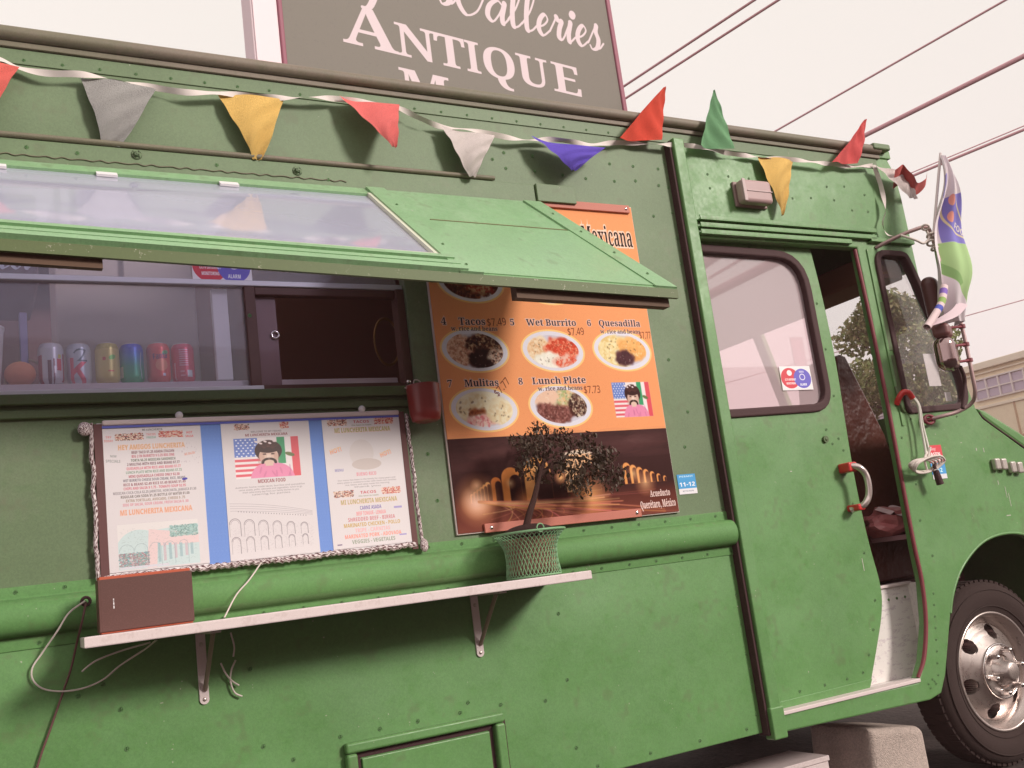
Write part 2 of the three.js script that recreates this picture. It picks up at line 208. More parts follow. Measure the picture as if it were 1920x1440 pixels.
{ // serving window
  const w = put('serving_window', [bx(-1.02, 1.315, 2.0, 2.018, -0.05, -0.02, 0.003), bx(-1.02, 1.315, 2.29, 2.318, -0.05, -0.015, 0.003), bx(-1.02, 0.83, 1.672, 1.688, -0.05, -0.012, 0.003), bx(0.715, 0.755, 1.69, 2.0, -0.11, -0.085, 0.004)], M.alu, T);
  const sheetOf = (x0, x1, y0, y1, z) => new THREE.PlaneGeometry(x1 - x0, y1 - y0).translate((x0 + x1) / 2, (y0 + y1) / 2, z);
  put('window_pane', sheetOf(-1.0, 0.8, 1.688, 2.0, -0.036), M.windowGlass, w);
  put('window_pane', sheetOf(-1.0, 1.3, 2.018, 2.29, -0.036), M.windowGlass, w);
  put('sliding_screen', [bx(0.795, 0.828, 1.672, 2.0, -0.056, -0.022, 0.003), bx(0.828, 1.29, 1.974, 1.999, -0.056, -0.024, 0.003), bx(0.828, 1.29, 1.672, 1.69, -0.056, -0.018, 0.003), bx(1.286, 1.315, 1.672, 2.0, -0.056, -0.01, 0.003)], mat([0.1, 0.04, 0.03], { roughness: 0.6 }), w);
  put('window_pane', sheetOf(0.829, 0.895, 1.69, 1.974, -0.046), mat([0.36, 0.23, 0.25], { transmission: 0.35, roughness: 0.1, thickness: 0 }), w);
  put('finger_pull', new THREE.TorusGeometry(0.011, 0.004, 8, 16).translate(0.885, 1.852, -0.042), M.chrome, w);
  put('catch', bx(0.748, 0.758, 1.885, 1.9, -0.084, -0.076, 0.002), mat([0.7, 0.55, 0.35]), w);
  const s = put('window_sill', uvm(merge([bx(-1.1, 1.33, 1.64, 1.669, -0.01, 0.026, 0.004), bx(-1.1, 1.32, 1.604, 1.628, -0.005, 0.016, 0.004)])), M.greenDark, T);
  put('counter', [bx(-1.0, 1.28, 1.69, 1.714, -0.42, -0.055, 0.003)], mat([0.62, 0.52, 0.56], { roughness: 0.5 }), T);
  put('extractor_hood', [bx(0.36, 0.87, 1.86, 2.64, -1.2, -1.0, 0.01), bx(0.6, 0.9, 2.33, 2.6, -0.99, -0.97, 0.005)], mat([0.6, 0.52, 0.58], { roughness: 0.6 }), T);
  put('added_dark_cupboard', bx(1.02, 2.28, 0.85, 2.64, -1.9, -0.75, 0.01), mat([0.24, 0.11, 0.085], { roughness: 0.8 }), T);  // invented cupboard, added to keep the open window dark
  put('pan', new THREE.TorusGeometry(0.085, 0.006, 8, 32).scale(0.55, 1, 1).translate(1.36, 1.9, -0.3), mat([0.3, 0.16, 0.06], { metalness: 0.6, roughness: 0.4 }), T);
  put('window_mullion', bx(0.705, 0.752, 1.716, 2.0, -0.075, -0.055, 0.003), M.whitePlastic, T);
  put('cupboard', bx(-0.6, 0.3, 1.2, 2.6, -2.0, -1.5, 0.01), M.interior, T); put('cupboard', bx(1.1, 2.2, 0.8, 1.9, -2.0, -1.4, 0.01), M.interior, T);
  put('bottle', bx(0.185, 0.205, 1.715, 1.94, -0.16, -0.13, 0.003), mat([0.3, 0.24, 0.45]), T);
}
{ // awning hatch: hinge at the wall, outer edge lowered and swung out
  const H = (x) => V(x, 2.326, 0.034), O = (x) => V(x + Math.max(0, x - 1.1) * 0.073, 1.9 - (x - 0.1) * 0.0527, 0.56 + (x - 0.1) * 0.045);
  const A = (x, t, h = 0) => { const p = H(x).lerp(O(x), t), n = V(0, 0.77, 0.63); return p.addScaledVector(n, h); };
  const plate = (x0, x1, t0, t1, h0, h1) => hexa([A(x0, t0, h0), A(x1, t0, h0), A(x1, t1, h0), A(x0, t1, h0), A(x0, t0, h1), A(x1, t0, h1), A(x1, t1, h1), A(x0, t1, h1)]);
  const aw = put('awning', uvm(merge([plate(1.2, 1.85, 0.005, 1, -0.02, 0), plate(-1.05, 1.2, 0.005, 0.085, -0.02, 0), plate(1.215, 1.82, 0.402, 0.985, 0, 0.0035), plate(-1.05, 1.2, 0.84, 1, -0.022, -0.003)])), M.greenLight, T);
  put('awning_edge_strip', uvm(plate(1.782, 1.852, 0.02, 0.998, 0, 0.007)), M.greenLight, aw);
  put('awning_edge_strip', uvm(merge([plate(1.198, 1.262, 0.01, 0.998, 0, 0.008)])), M.greenLight, aw);
  put('awning_seam', plate(1.3, 1.775, 0.392, 0.4, 0, 0.0045), mat([0.16, 0.14, 0.06]), aw);
  put('awning_pane', plate(-1.05, 1.198, 0.086, 0.83, -0.012, -0.008), M.plexi, aw);
  const cream = mat([0.62, 0.62, 0.5], { roughness: 0.5 });
  put('pane_trim', [plate(-1.05, 1.2, 0.806, 0.842, -0.01, 0.003), plate(1.186, 1.2, 0.08, 0.82, -0.008, 0.003)], cream, aw);
  const ridge = []; for (const [t0, t1, h] of [[0.846, 0.875, 0.012], [0.9, 0.93, 0.01], [0.955, 0.995, 0.014]]) ridge.push(plate(-1.05, 1.22, t0, t1, -0.004, h));
  put('front_rail', uvm(merge(ridge)), M.greenLight, aw);
  // drop edge with chipped paint
  const chip = dataTex(512, (u, v) => { const e = nB(u, v) * 0.35 + nC(u, v) * 0.4 + nD(u, v) * 0.25; const k = 0.85 + 0.3 * nD(v, u); return e > 0.83 ? [0.62, 0.54, 0.5] : [0.1 * k, 0.135 * k, 0.045 * k]; });
  const drop = (x0, x1, t, d0, d1, a) => { const p = [A(x0, t), A(x1, t), A(x1, t), A(x0, t)].map((q) => q.clone()); p[2].y -= d1; p[3].y -= d1; p[0].y -= d0; p[1].y -= d0; const q = p.map((v) => v.clone().add(V(0, 0, -a))); return hexa([...p, ...q]); };
  put('awning_drop_edge', uvm(drop(-1.05, 1.852, 1.002, -0.001, 0.027, 0.012)), mat([1, 1, 1], { map: rep(chip, 2), roughness: 0.55 }), aw);
  const railM = mat([0.12, 0.062, 0.036], { roughness: 0.7 });
  put('under_rail', uvm(drop(1.36, 1.835, 0.965, 0.03, 0.068, 0.03)), railM, aw); put('under_rail', uvm(drop(-1.05, 0.32, 0.97, 0.03, 0.06, 0.02)), railM, aw);
  for (const [x, t] of [[1.815, 0.2], [1.815, 0.42], [1.815, 0.66], [1.815, 0.88], [1.235, 0.72], [1.235, 0.93], [1.235, 0.25]]) { const p = A(x, t, 0.008); riv.push([p.x, p.y, p.z, 0.005]); }
  for (const [x, t] of [[0.38, 0.09], [0.72, 0.09], [0.1, 0.09]]) put('tape_tab', plate(x, x + 0.055, t - 0.012, t + 0.022, -0.006, 0.0015), M.whitePlastic, aw);
}
{ // cab
  const opening = [[2.585, 0.435], [3.33, 0.425], [3.39, 0.5], [3.45, 0.64], [3.478, 0.8], [3.475, 0.95], [3.48, 1.18], [3.487, 1.54], [3.49, 1.92], [3.485, 2.245], [2.585, 2.245]];
  const quarter = roundPoly([[3.585, 1.505], [3.99, 1.515], [4.0, 1.66], [3.8, 2.2], [3.78, 2.235], [3.58, 2.235]], [0.02, 0.08, 0.06, 0.06, 0.05, 0.07]);
  const arch = [[3.6, 0.66], [3.63, 0.72], [3.703, 0.81], [3.8, 0.88], [3.9, 0.925], [4.0, 0.944], [4.11, 0.944], [4.2, 0.925], [4.3, 0.87], [4.38, 0.78], [4.43, 0.66], [4.44, 0.5]];
  const side = [[2.566, 0.37], [3.38, 0.35], [3.45, 0.365], [3.495, 0.43], ...arch, [4.78, 0.5], [4.8, 0.9], [4.75, 1.03], [4.32, 1.312], [4.075, 1.462], [4.045, 1.505], [3.98, 1.665], [3.87, 2.0], [3.85, 2.13], [3.845, 2.5], [3.835, 2.62], [3.8, 2.69], [2.566, 2.69]];
  const cab = put('cab_side', uvm(slab(poly(side, [opening.slice().reverse(), quarter.slice().reverse()]), -0.045, 0, 0.006)), M.green, T);
  const far = side.map(([x, y]) => [x, y]).filter(([x]) => x > 2.6); far.unshift([2.62, 0.37]); far.push([2.62, 2.69]);
  put('far_cab_side', uvm(slab(poly(side, [[[2.9, 1.5], [3.4, 1.5], [3.4, 2.2], [2.9, 2.2]].reverse()]), -2.12, -2.075, 0.006)), M.green, T);
  // hood: separate skin with a gap along its seam, rounded shoulder
  const hs = []; const hp = [[4.075, 1.475], [4.32, 1.325], [4.755, 1.045], [4.8, 1.1], [4.7, 1.16], [4.32, 1.39], [4.105, 1.5], [4.06, 1.51]];
  put('hood', uvm(slab(poly(hp), -2.12, -0.004, 0.012)), M.green, T);
  put('front_panel', uvm(bx(4.7, 4.78, 0.5, 1.08, -2.06, -0.06, 0.02)), M.green, T);
  put('front_bumper', bx(4.82, 4.92, 0.4, 0.6, -2.1, -0.02, 0.02), M.chrome, T);
  put('hood_seam', tube([[4.062, 1.49, -0.004], [4.078, 1.468, -0.003], [4.32, 1.319, -0.003], [4.76, 1.037, -0.003]], 0.005, 40, 6), M.rubber, T);
  put('wheel_well', [bx(3.5, 4.5, 0.5, 1.0, -0.62, -0.6, 0), bx(3.5, 4.5, 0.98, 1.0, -0.62, -0.05, 0)], M.interior, T);
  const ap = arch.map(([x, y]) => V(x, y, -0.004)); put('arch_lip', uvm(tube(ap, 0.007, 40, 8)), M.green, T);
  // windscreen front
  const scr = (x, y, z) => V(x, y, z); const X = (y) => lerp(4.04, 3.85, clamp((y - 1.5) / 0.68));
  const post = (y0, y1, z0, z1) => hexa([V(X(y0) - 0.03, y0, z0), V(X(y0), y0, z0), V(X(y1), y1, z0), V(X(y1) - 0.03, y1, z0), V(X(y0) - 0.03, y0, z1), V(X(y0), y0, z1), V(X(y1), y1, z1), V(X(y1) - 0.03, y1, z1)]);
  const ws = put('windscreen_frame', uvm(merge([post(2.16, 2.68, -2.07, -0.05), post(1.44, 1.56, -2.07, -0.05)  , post(1.56, 2.16, -2.07, -1.95), post(1.56, 2.16, -1.09, -1.03)])), M.green, T);
  put('windscreen_header', [bx(3.6, 3.82, 2.13, 2.24, -2.05, -0.06, 0.01)], mat([0.24, 0.1, 0.06], { roughness: 0.8 }), T);
  put('windscreen_pane', [hexa([V(X(1.56) - 0.018, 1.56, -1.95), V(X(1.56) - 0.014, 1.56, -1.95), V(X(2.16) - 0.014, 2.16, -1.95), V(X(2.16) - 0.018, 2.16, -1.95), V(X(1.56) - 0.018, 1.56, -0.052), V(X(1.56) - 0.014, 1.56, -0.052), V(X(2.16) - 0.014, 2.16, -0.052), V(X(2.16) - 0.018, 2.16, -0.052)])], mat([0.95, 0.95, 0.95], { transmission: 1, roughness: 0, thickness: 0 }), ws);
  // quarter window
  const q = put('quarter_window', slab(poly(inset(quarter, -0.006), [inset(quarter, 0.022).reverse()]), -0.03, 0.012, 0.005), M.rubber, T);
  put('window_pane', new THREE.ShapeGeometry(poly(inset(quarter, 0.018))).translate(0, 0, -0.016), M.cabGlass, q);
  put('dash_paper', [bx(3.84, 3.92, 1.63, 1.78, -0.06, -0.058, 0), bx(3.93, 3.97, 1.56, 1.6, -0.06, -0.058, 0)], M.whitePlastic, q);
  // vent bars between door opening and quarter glass
  put('window_post', uvm(merge([bx(3.535, 3.55, 1.45, 2.24, 0.0, 0.006, 0.002)])), M.green, T);
  put('vent_panel', uvm(merge([bx(3.552, 3.578, 1.78, 2.0, -0.002, 0.003, 0.001), bx(3.552, 3.578, 1.56, 1.76, -0.002, 0.003, 0.001)])), M.greenDark, T);
  // rain gutters over the door
  const gut = (x0, x1, y, d = 0.026) => uvm(merge([bx(x0, x1, y, y + 0.006, 0, d, 0.002), bx(x0, x1, y + 0.004, y + 0.02, d - 0.005, d, 0.002)]));
  put('door_gutter', gut(2.6, 3.6, 2.312), M.green, T); put('door_gutter', gut(2.6, 3.6, 2.283, 0.022), M.green, T); put('door_gutter', gut(2.6, 3.44, 2.256, 0.018), M.green, T); put('door_gutter', gut(3.56, 3.84, 2.272, 0.022), M.green, T);
  put('door_trim', tube([[3.345, 0.44, -0.01], [3.39, 0.5, -0.006], [3.445, 0.64, -0.004], [3.47, 0.8, -0.004], [3.468, 0.95, -0.004], [3.472, 1.18, -0.004], [3.48, 1.54, -0.004], [3.482, 1.92, -0.006], [3.478, 2.24, -0.01]], 0.0085, 60, 8), M.maroon, T);
  put('step_edge', [bx(2.575, 3.34, 0.426, 0.44, -0.05, 0.006, 0.003)], M.whitePaint, T);
  put('step_well', [bx(2.6, 3.53, 0.41, 0.43, -0.15, -0.05, 0), bx(2.6, 3.53, 0.43, 0.795, -0.15, -0.13, 0.002), bx(3.53, 3.545, 0.43, 0.8, -0.15, -0.046, 0)], M.stepWhite, T);
  put('step_nosing', [bx(2.6, 3.545, 0.793, 0.806, -0.16, -0.118, 0.004)], M.whitePaint, T);
  for (const x of [3.4, 3.45, 3.5]) riv.push([x, 0.745, -0.13, 0.006]);
  const dash = put('dashboard', [slab(poly([[3.499, 1.82], [3.535, 1.83], [3.566, 1.82], [3.637, 1.652], [3.72, 1.451], [3.74, 1.34], [3.83, 1.3], [3.83, 0.81], [3.3, 0.81], [3.42, 1.2]]), -0.5, -0.25, 0.01), bx(3.5, 4.0, 0.81, 1.45, -2.0, -0.5, 0.02)], mat([0.1, 0.028, 0.02], { roughness: 0.3, clearcoat: 0.4, bumpMap: rep(bump1, 0.25), bumpScale: 0.006 }), T);
  { const gs = new THREE.IcosahedronGeometry(0.1, 4), p = gs.attributes.position; for (let i = 0; i < p.count; i++) { const x = p.getX(i), y = p.getY(i), z = p.getZ(i), k = 1 + 0.16 * Math.sin(x * 52 + y * 31) * Math.sin(z * 47 + y * 22) + 0.1 * Math.sin(y * 90 + x * 40); p.setXYZ(i, x * k * 1.2, y * k * 0.7, z * k); } gs.computeVertexNormals(); const bag = thing('plastic_bag', 'crumpled pink and red plastic bag inside the open cab door', 'bag', [3.6, 0.98, -0.22]); put('crumple', gs.translate(3.57, 1.05, -0.2), mat([0.5, 0.16, 0.17], { roughness: 0.4 }), bag); put('flap', grid((u, v) => V(3.5 + u * 0.13, 1.09 + v * 0.03 + 0.012 * Math.sin(u * 9), -0.12 - v * 0.08 + 0.01 * Math.sin(u * 14)), 20, 6), mat([0.75, 0.55, 0.58], { roughness: 0.5 }), bag); }
  put('driver_seat', [bx(2.85, 3.3, 0.8, 1.2, -1.8, -1.3, 0.05), bx(2.75, 2.9, 1.1, 1.75, -1.8, -1.3, 0.05)], M.interior, T);
  put('steering_wheel', [new THREE.TorusGeometry(0.2, 0.014, 8, 30).rotateY(Math.PI / 2).rotateZ(0.5).translate(3.45, 1.45, -1.5)], M.rubber, T);
  for (const [x, y] of [[2.7, 2.52], [2.81, 2.52], [2.92, 2.52], [2.7, 2.46], [3.37, 2.52], [3.48, 2.53], [3.15, 2.45], [3.26, 2.46], [3.4, 2.46], [3.6, 2.5], [3.5, 2.42], [3.6, 2.42], [3.52, 1.4], [3.55, 1.2], [3.53, 1.05], [3.56, 0.9]]) riv.push([x, y, 0, 0.006]);
  for (let k = 0; k < 8; k++) riv.push([3.52 - k * 0.01, 0.75 - k * 0.045, 0, 0.005]); for (let k = 0; k < 5; k++) riv.push([3.4 + rr(-0.03, 0.03), 0.4 + rr(-0.02, 0.03), 0, 0.005]);
  for (let x = 3.6; x < 4.0; x += 0.1) riv.push([x, 1.478, 0, 0.005]);
  // sliding door, standing part open behind the pillar
  const de = [[2.3, 0.411], [3.107, 0.426], [3.189, 0.573], [3.26, 0.705], [3.285, 0.807], [3.26, 0.979], [3.25, 1.243], [3.26, 1.487], [3.275, 1.741], [3.27, 2.025], [3.25, 2.259], [2.3, 2.259]];
  const dw = roundPoly([[2.45, 1.535], [3.19, 1.548], [3.19, 2.215], [2.45, 2.225]], [0.06, 0.1, 0.16, 0.06]);
  const door = put('sliding_door', uvm(slab(poly(roundPoly(de, [0, 0.01, 0.08, 0.08, 0.08, 0.1, 0.2, 0.2, 0.2, 0.2, 0.01, 0]), [dw.slice().reverse()]), -0.085, -0.047, 0.005)), M.green, T);
  put('window_gasket', slab(poly(inset(dw, -0.012), [inset(dw, 0.022).reverse()]), -0.08, -0.036, 0.006), M.rubber, door);
  put('window_pane', new THREE.ShapeGeometry(poly(inset(dw, 0.018))).translate(0, 0, -0.064), M.doorGlass, door);
  put('door_hem', uvm(merge([slab(poly([[2.6, 0.418], [3.1, 0.424], [3.13, 0.47], [2.6, 0.465]]), -0.05, -0.044, 0.002)])), M.green, door);
  for (const [x, y] of [[2.75, 0.485], [2.88, 0.487], [3.0, 0.49], [3.09, 0.5], [3.14, 0.56], [3.19, 0.65], [3.23, 0.76], [3.22, 0.95], [3.21, 1.15], [3.215, 1.37], [3.22, 1.6], [3.225, 1.8], [3.225, 2.0], [2.7, 2.235], [2.9, 2.235], [3.1, 2.235], [3.14, 1.46], [3.2, 1.42], [3.16, 1.4]]) riv.push([x, y, -0.047, 0.006]);
  const hd = put('door_handle', [tube([[3.178, 1.3, -0.046], [3.186, 1.3, 0.0], [3.205, 1.288, 0.026], [3.226, 1.26, 0.032], [3.23, 1.22, 0.034], [3.222, 1.17, 0.03], [3.2, 1.14, 0.02], [3.175, 1.125, -0.03]], 0.013, 50, 10)], mat([0.72, 0.6, 0.58], { metalness: 0.7, roughness: 0.25 }), door);
  put('handle_base', bx(3.165, 3.215, 1.275, 1.315, -0.05, 0.012, 0.008), M.redPlastic, hd); put('handle_base', bx(3.17, 3.21, 1.118, 1.145, -0.05, 0.018, 0.008), M.redPlastic, hd);
  put('lock_cylinder', new THREE.CylinderGeometry(0.012, 0.012, 0.02, 16).rotateX(Math.PI / 2).translate(3.205, 1.292, 0.016), M.chrome, hd);
  put('door_lock', [new THREE.CylinderGeometry(0.014, 0.014, 0.012, 16).rotateX(Math.PI / 2).translate(3.12, 1.42, -0.043), dome(3.12, 1.42, -0.038, 0.008)], M.greenDark, door);
  put('roof_paper', bx(3.06, 3.13, 1.66, 1.86, -0.075, -0.073, 0), M.whitePlastic, door);
  for (const [x, y, w, h] of [[4.08, 1.16, 0.004, 0.02], [4.12, 1.1, 0.003, 0.05], [4.135, 1.06, 0.003, 0.06], [4.09, 1.02, 0.03, 0.004], [3.98, 1.32, 0.006, 0.012], [4.03, 1.31, 0.004, 0.02], [3.2, 0.88, 0.003, 0.05], [2.9, 1.3, 0.01, 0.004]]) put('paint_chip', bx(x, x + w, y, y + h, x < 3.3 ? -0.048 : -0.001, x < 3.3 ? -0.0462 : 0.0008, 0), mat([0.5, 0.5, 0.42]), T);
  // hooks, hinge, small hardware
  put('cord_hook', tube([[3.53, 1.545, 0.0], [3.532, 1.57, 0.02], [3.545, 1.588, 0.035], [3.565, 1.583, 0.045], [3.582, 1.56, 0.045]], 0.013, 24, 10), M.redPlastic, T);
  put('grab_rail', tube([[3.54, 1.62, 0.004], [3.537, 1.56, 0.012], [3.545, 1.52, 0.012], [3.565, 1.508, 0.004]], 0.006, 24, 8), M.greenDark, T);
  for (const [x, y] of [[4.06, 1.225], [4.105, 1.222], [4.165, 1.205], [4.212, 1.2]]) put('hood_latch', uvm(merge([bx(x, x + 0.036, y, y + 0.052, 0, 0.028, 0.008)])), mat([0.62, 0.56, 0.52], { metalness: 0.6, roughness: 0.35 }), T);
  const ml = put('marker_lamp', bx(2.815, 2.985, 2.385, 2.495, 0, 0.012, 0.006), mat([0.3, 0.2, 0.19]), T);
  put('lens', bx(2.82, 2.98, 2.39, 2.49, 0.012, 0.06, 0.016), mat([0.62, 0.42, 0.42], { transmission: 0.25, roughness: 0.25, thickness: 0.03, ior: 1.45 }), ml);
  put('lens_ribs', [bx(2.818, 2.835, 2.392, 2.488, 0.058, 0.064, 0.003), bx(2.84, 2.976, 2.436, 2.44, 0.058, 0.063, 0.001)], mat([0.55, 0.42, 0.42]), ml);
}
{ // mirrors and their tubular bracket
  const a = put('mirror_bracket', tube([[3.711, 1.471, 0.02], [3.733, 1.474, 0.05], [3.808, 1.488, 0.09], [3.843, 1.514, 0.13], [3.835, 1.55, 0.16], [3.829, 1.634, 0.17], [3.832, 1.752, 0.17], [3.829, 1.871, 0.17], [3.814, 1.992, 0.17], [3.782, 2.112, 0.17], [3.76, 2.263, 0.17], [3.744, 2.291, 0.17], [3.687, 2.285, 0.13], [3.63, 2.265, 0.05], [3.6, 2.25, 0]], 0.0085, 140, 10), mat([0.5, 0.34, 0.34], { metalness: 0.5, roughness: 0.4 }), T);
  put('bracket_foot', [new THREE.TorusGeometry(0.02, 0.007, 8, 20).scale(1.5, 0.9, 1).translate(3.69, 1.468, 0.02), rod([3.69, 1.468, 0.0], [3.71, 1.47, 0.02], 0.009)], M.maroon, a);
  put('mirror_arm', tube([[3.735, 1.66, 0.19], [3.76, 1.62, 0.18], [3.768, 1.589, 0.17], [3.75, 1.545, 0.17], [3.72, 1.485, 0.17]], 0.0085, 30, 8), M.rubber, a);
  for (const y of [1.68, 1.75, 1.83]) put('bracket_clamp', [rod([3.72, y, 0.19], [3.835, y + 0.012, 0.17], 0.006), new THREE.CylinderGeometry(0.014, 0.014, 0.016, 14).translate(3.832, y + 0.012, 0.17)], M.maroon, a);
  const g = new RoundedBoxGeometry(0.125, 0.145, 0.085, 5, 0.04); g.rotateZ(-0.05).rotateY(0.5).translate(3.65, 1.712, 0.2);
  put('mirror_head', g, mat([0.42, 0.3, 0.3], { metalness: 1, roughness: 0.14 }), a);
  const d = new RoundedBoxGeometry(0.1, 0.2, 0.07, 5, 0.034); d.rotateZ(0.12).rotateY(0.5).translate(3.775, 1.985, 0.1);
  put('mirror_head', d, mat([0.1, 0.035, 0.035], { roughness: 0.4 }), a, 'dark plastic mirror housing beside the windscreen');
  const d2 = new RoundedBoxGeometry(0.1, 0.06, 0.07, 4, 0.02).rotateY(0.5).translate(3.655, 1.81, 0.2);
  put('mirror_hood', d2, mat([0.2, 0.08, 0.08], { roughness: 0.4 }), a);
}
{ // front wheel
  const cx = 3.955, cy = 0.372, zf = -0.11;
  const prof = [[0.245, -0.27], [0.3, -0.285], [0.355, -0.27], [0.385, -0.24], [0.39, -0.19], [0.388, -0.14], [0.372, -0.105], [0.34, -0.088], [0.3, -0.09], [0.262, -0.102], [0.246, -0.112]];
  const lat = (p, n = 64) => new THREE.LatheGeometry(p.map((q) => new THREE.Vector2(q[0], q[1])), n).rotateX(Math.PI / 2).translate(cx, cy, 0);
  const wh = put('front_wheel', lat([[0.245, -0.27], [0.205, -0.24], [0.205, -0.15], [0.228, -0.14], [0.238, -0.104], [0.249, -0.101], [0.252, -0.108], [0.247, -0.12]]), M.steel, T);
  const ty = put('tyre', lat(prof.map(([r, z]) => [r, z])), M.tyre, wh);
  for (const [rr0, z] of [[0.345, -0.089], [0.275, -0.097]]) put('sidewall_ridge', new THREE.TorusGeometry(rr0, 0.003, 6, 64).translate(cx, cy, z), M.tyre, ty);
  const tread = []; for (let k = 0; k < 72; k++) { const a = k / 72 * Math.PI * 2; for (const s of [0, 1]) tread.push(new THREE.BoxGeometry(0.024, 0.012, 0.05).translate(0, 0.384, -0.145 - s * 0.07).rotateZ(a + s * 0.05).translate(cx, cy, 0)); }
  stuff(put('tread', tread, M.tyre, wh));
  const disc = new THREE.LatheGeometry([[0.07, -0.085], [0.105, -0.088], [0.12, -0.1], [0.17, -0.14], [0.2, -0.15], [0.212, -0.17], [0.2, -0.176], [0.165, -0.13], [0.11, -0.112], [0.07, -0.11], [0.07, -0.085]].map((q) => new THREE.Vector2(...q)), 72).rotateX(Math.PI / 2);
  let br = new Brush(clean(disc)); br.updateMatrixWorld(); const ev = new Evaluator(); ev.attributes = ['position', 'normal', 'uv']; ev.useGroups = false;
  for (let k = 0; k < 6; k++) { const a = k / 6 * Math.PI * 2 + 0.26; const c = new Brush(clean(new THREE.CylinderGeometry(0.033, 0.033, 0.2, 24).rotateX(Math.PI / 2).translate(Math.cos(a) * 0.168, Math.sin(a) * 0.168, -0.12))); c.updateMatrixWorld(); br = ev.evaluate(br, c, SUBTRACTION); }
  const dg = br.geometry; put('rim_disc', clean(dg).translate(cx, cy, 0), M.steel, wh);
  put('brake_drum', new THREE.CylinderGeometry(0.19, 0.19, 0.08, 40).rotateX(Math.PI / 2).translate(cx, cy, -0.25), M.interior, wh);
  put('hub_cap', new THREE.LatheGeometry([[0.0, -0.025], [0.03, -0.027], [0.042, -0.035], [0.045, -0.06], [0.058, -0.068], [0.062, -0.09], [0.08, -0.095]].map((q) => new THREE.Vector2(...q)), 40).rotateX(Math.PI / 2).translate(cx, cy, 0), M.steel, wh);
  put('hub_ring', new THREE.TorusGeometry(0.112, 0.006, 8, 48).translate(cx, cy, -0.09), M.chrome, wh);
  for (let k = 0; k < 6; k++) { const a = k / 6 * Math.PI * 2 + 0.2; put('lug_nut', [new THREE.CylinderGeometry(0.011, 0.013, 0.04, 6).rotateX(Math.PI / 2).translate(cx + Math.cos(a) * 0.09, cy + Math.sin(a) * 0.09, -0.07), new THREE.SphereGeometry(0.011, 10, 8).translate(cx + Math.cos(a) * 0.09, cy + Math.sin(a) * 0.09, -0.05)], M.chrome, wh); }
  const far = (x, z, name) => { const o = put(name, new THREE.LatheGeometry(prof.map(([r, q]) => new THREE.Vector2(r, q)), 40).rotateX(Math.PI / 2).translate(x, cy, z), M.tyre, T); put('rim_disc', new THREE.CylinderGeometry(0.245, 0.245, 0.1, 40).rotateX(Math.PI / 2).translate(x, cy, z - 0.2), M.steel, o); };
  far(cx, -1.75, 'far_front_wheel'); far(-1.3, -0.1, 'rear_wheel'); far(-1.3, -1.75, 'far_rear_wheel');
}
{ // service shelf
  const s = put('service_shelf', uvm(slab(poly([[0.29, -0.006], [0.27, -0.3], [1.685, -0.3], [1.7, -0.006]].reverse()), 0.999, 1.025, 0.003).rotateX(-Math.PI / 2).scale(1, 1, 1)), M.whitePaint, T);
  for (const x of [0.592, 1.43]) {
    const b = put('shelf_bracket', [bx(x - 0.013, x + 0.013, 0.82, 0.997, 0.0, 0.005, 0.002), new THREE.CylinderGeometry(0.0128, 0.0128, 0.005, 16).rotateX(Math.PI / 2).translate(x, 0.82, 0.0027), bx(x - 0.013, x + 0.013, 0.992, 0.997, 0.005, 0.2, 0.001)], M.whitePaint, s);
    put('strut', rod([x + 0.003, 0.845, 0.006], [x + 0.003, 0.992, 0.15], 0.0065, 8), mat([0.35, 0.24, 0.22], { metalness: 0.4, roughness: 0.5 }), b);
    for (const y of [0.965, 0.82]) put('screw', dome(x, y, 0.005, 0.006), M.steel, b);
  }
}
stuff(put('rivets', riv.map(([x, y, z, r]) => dome(x, y, z, r)), M.green, T));

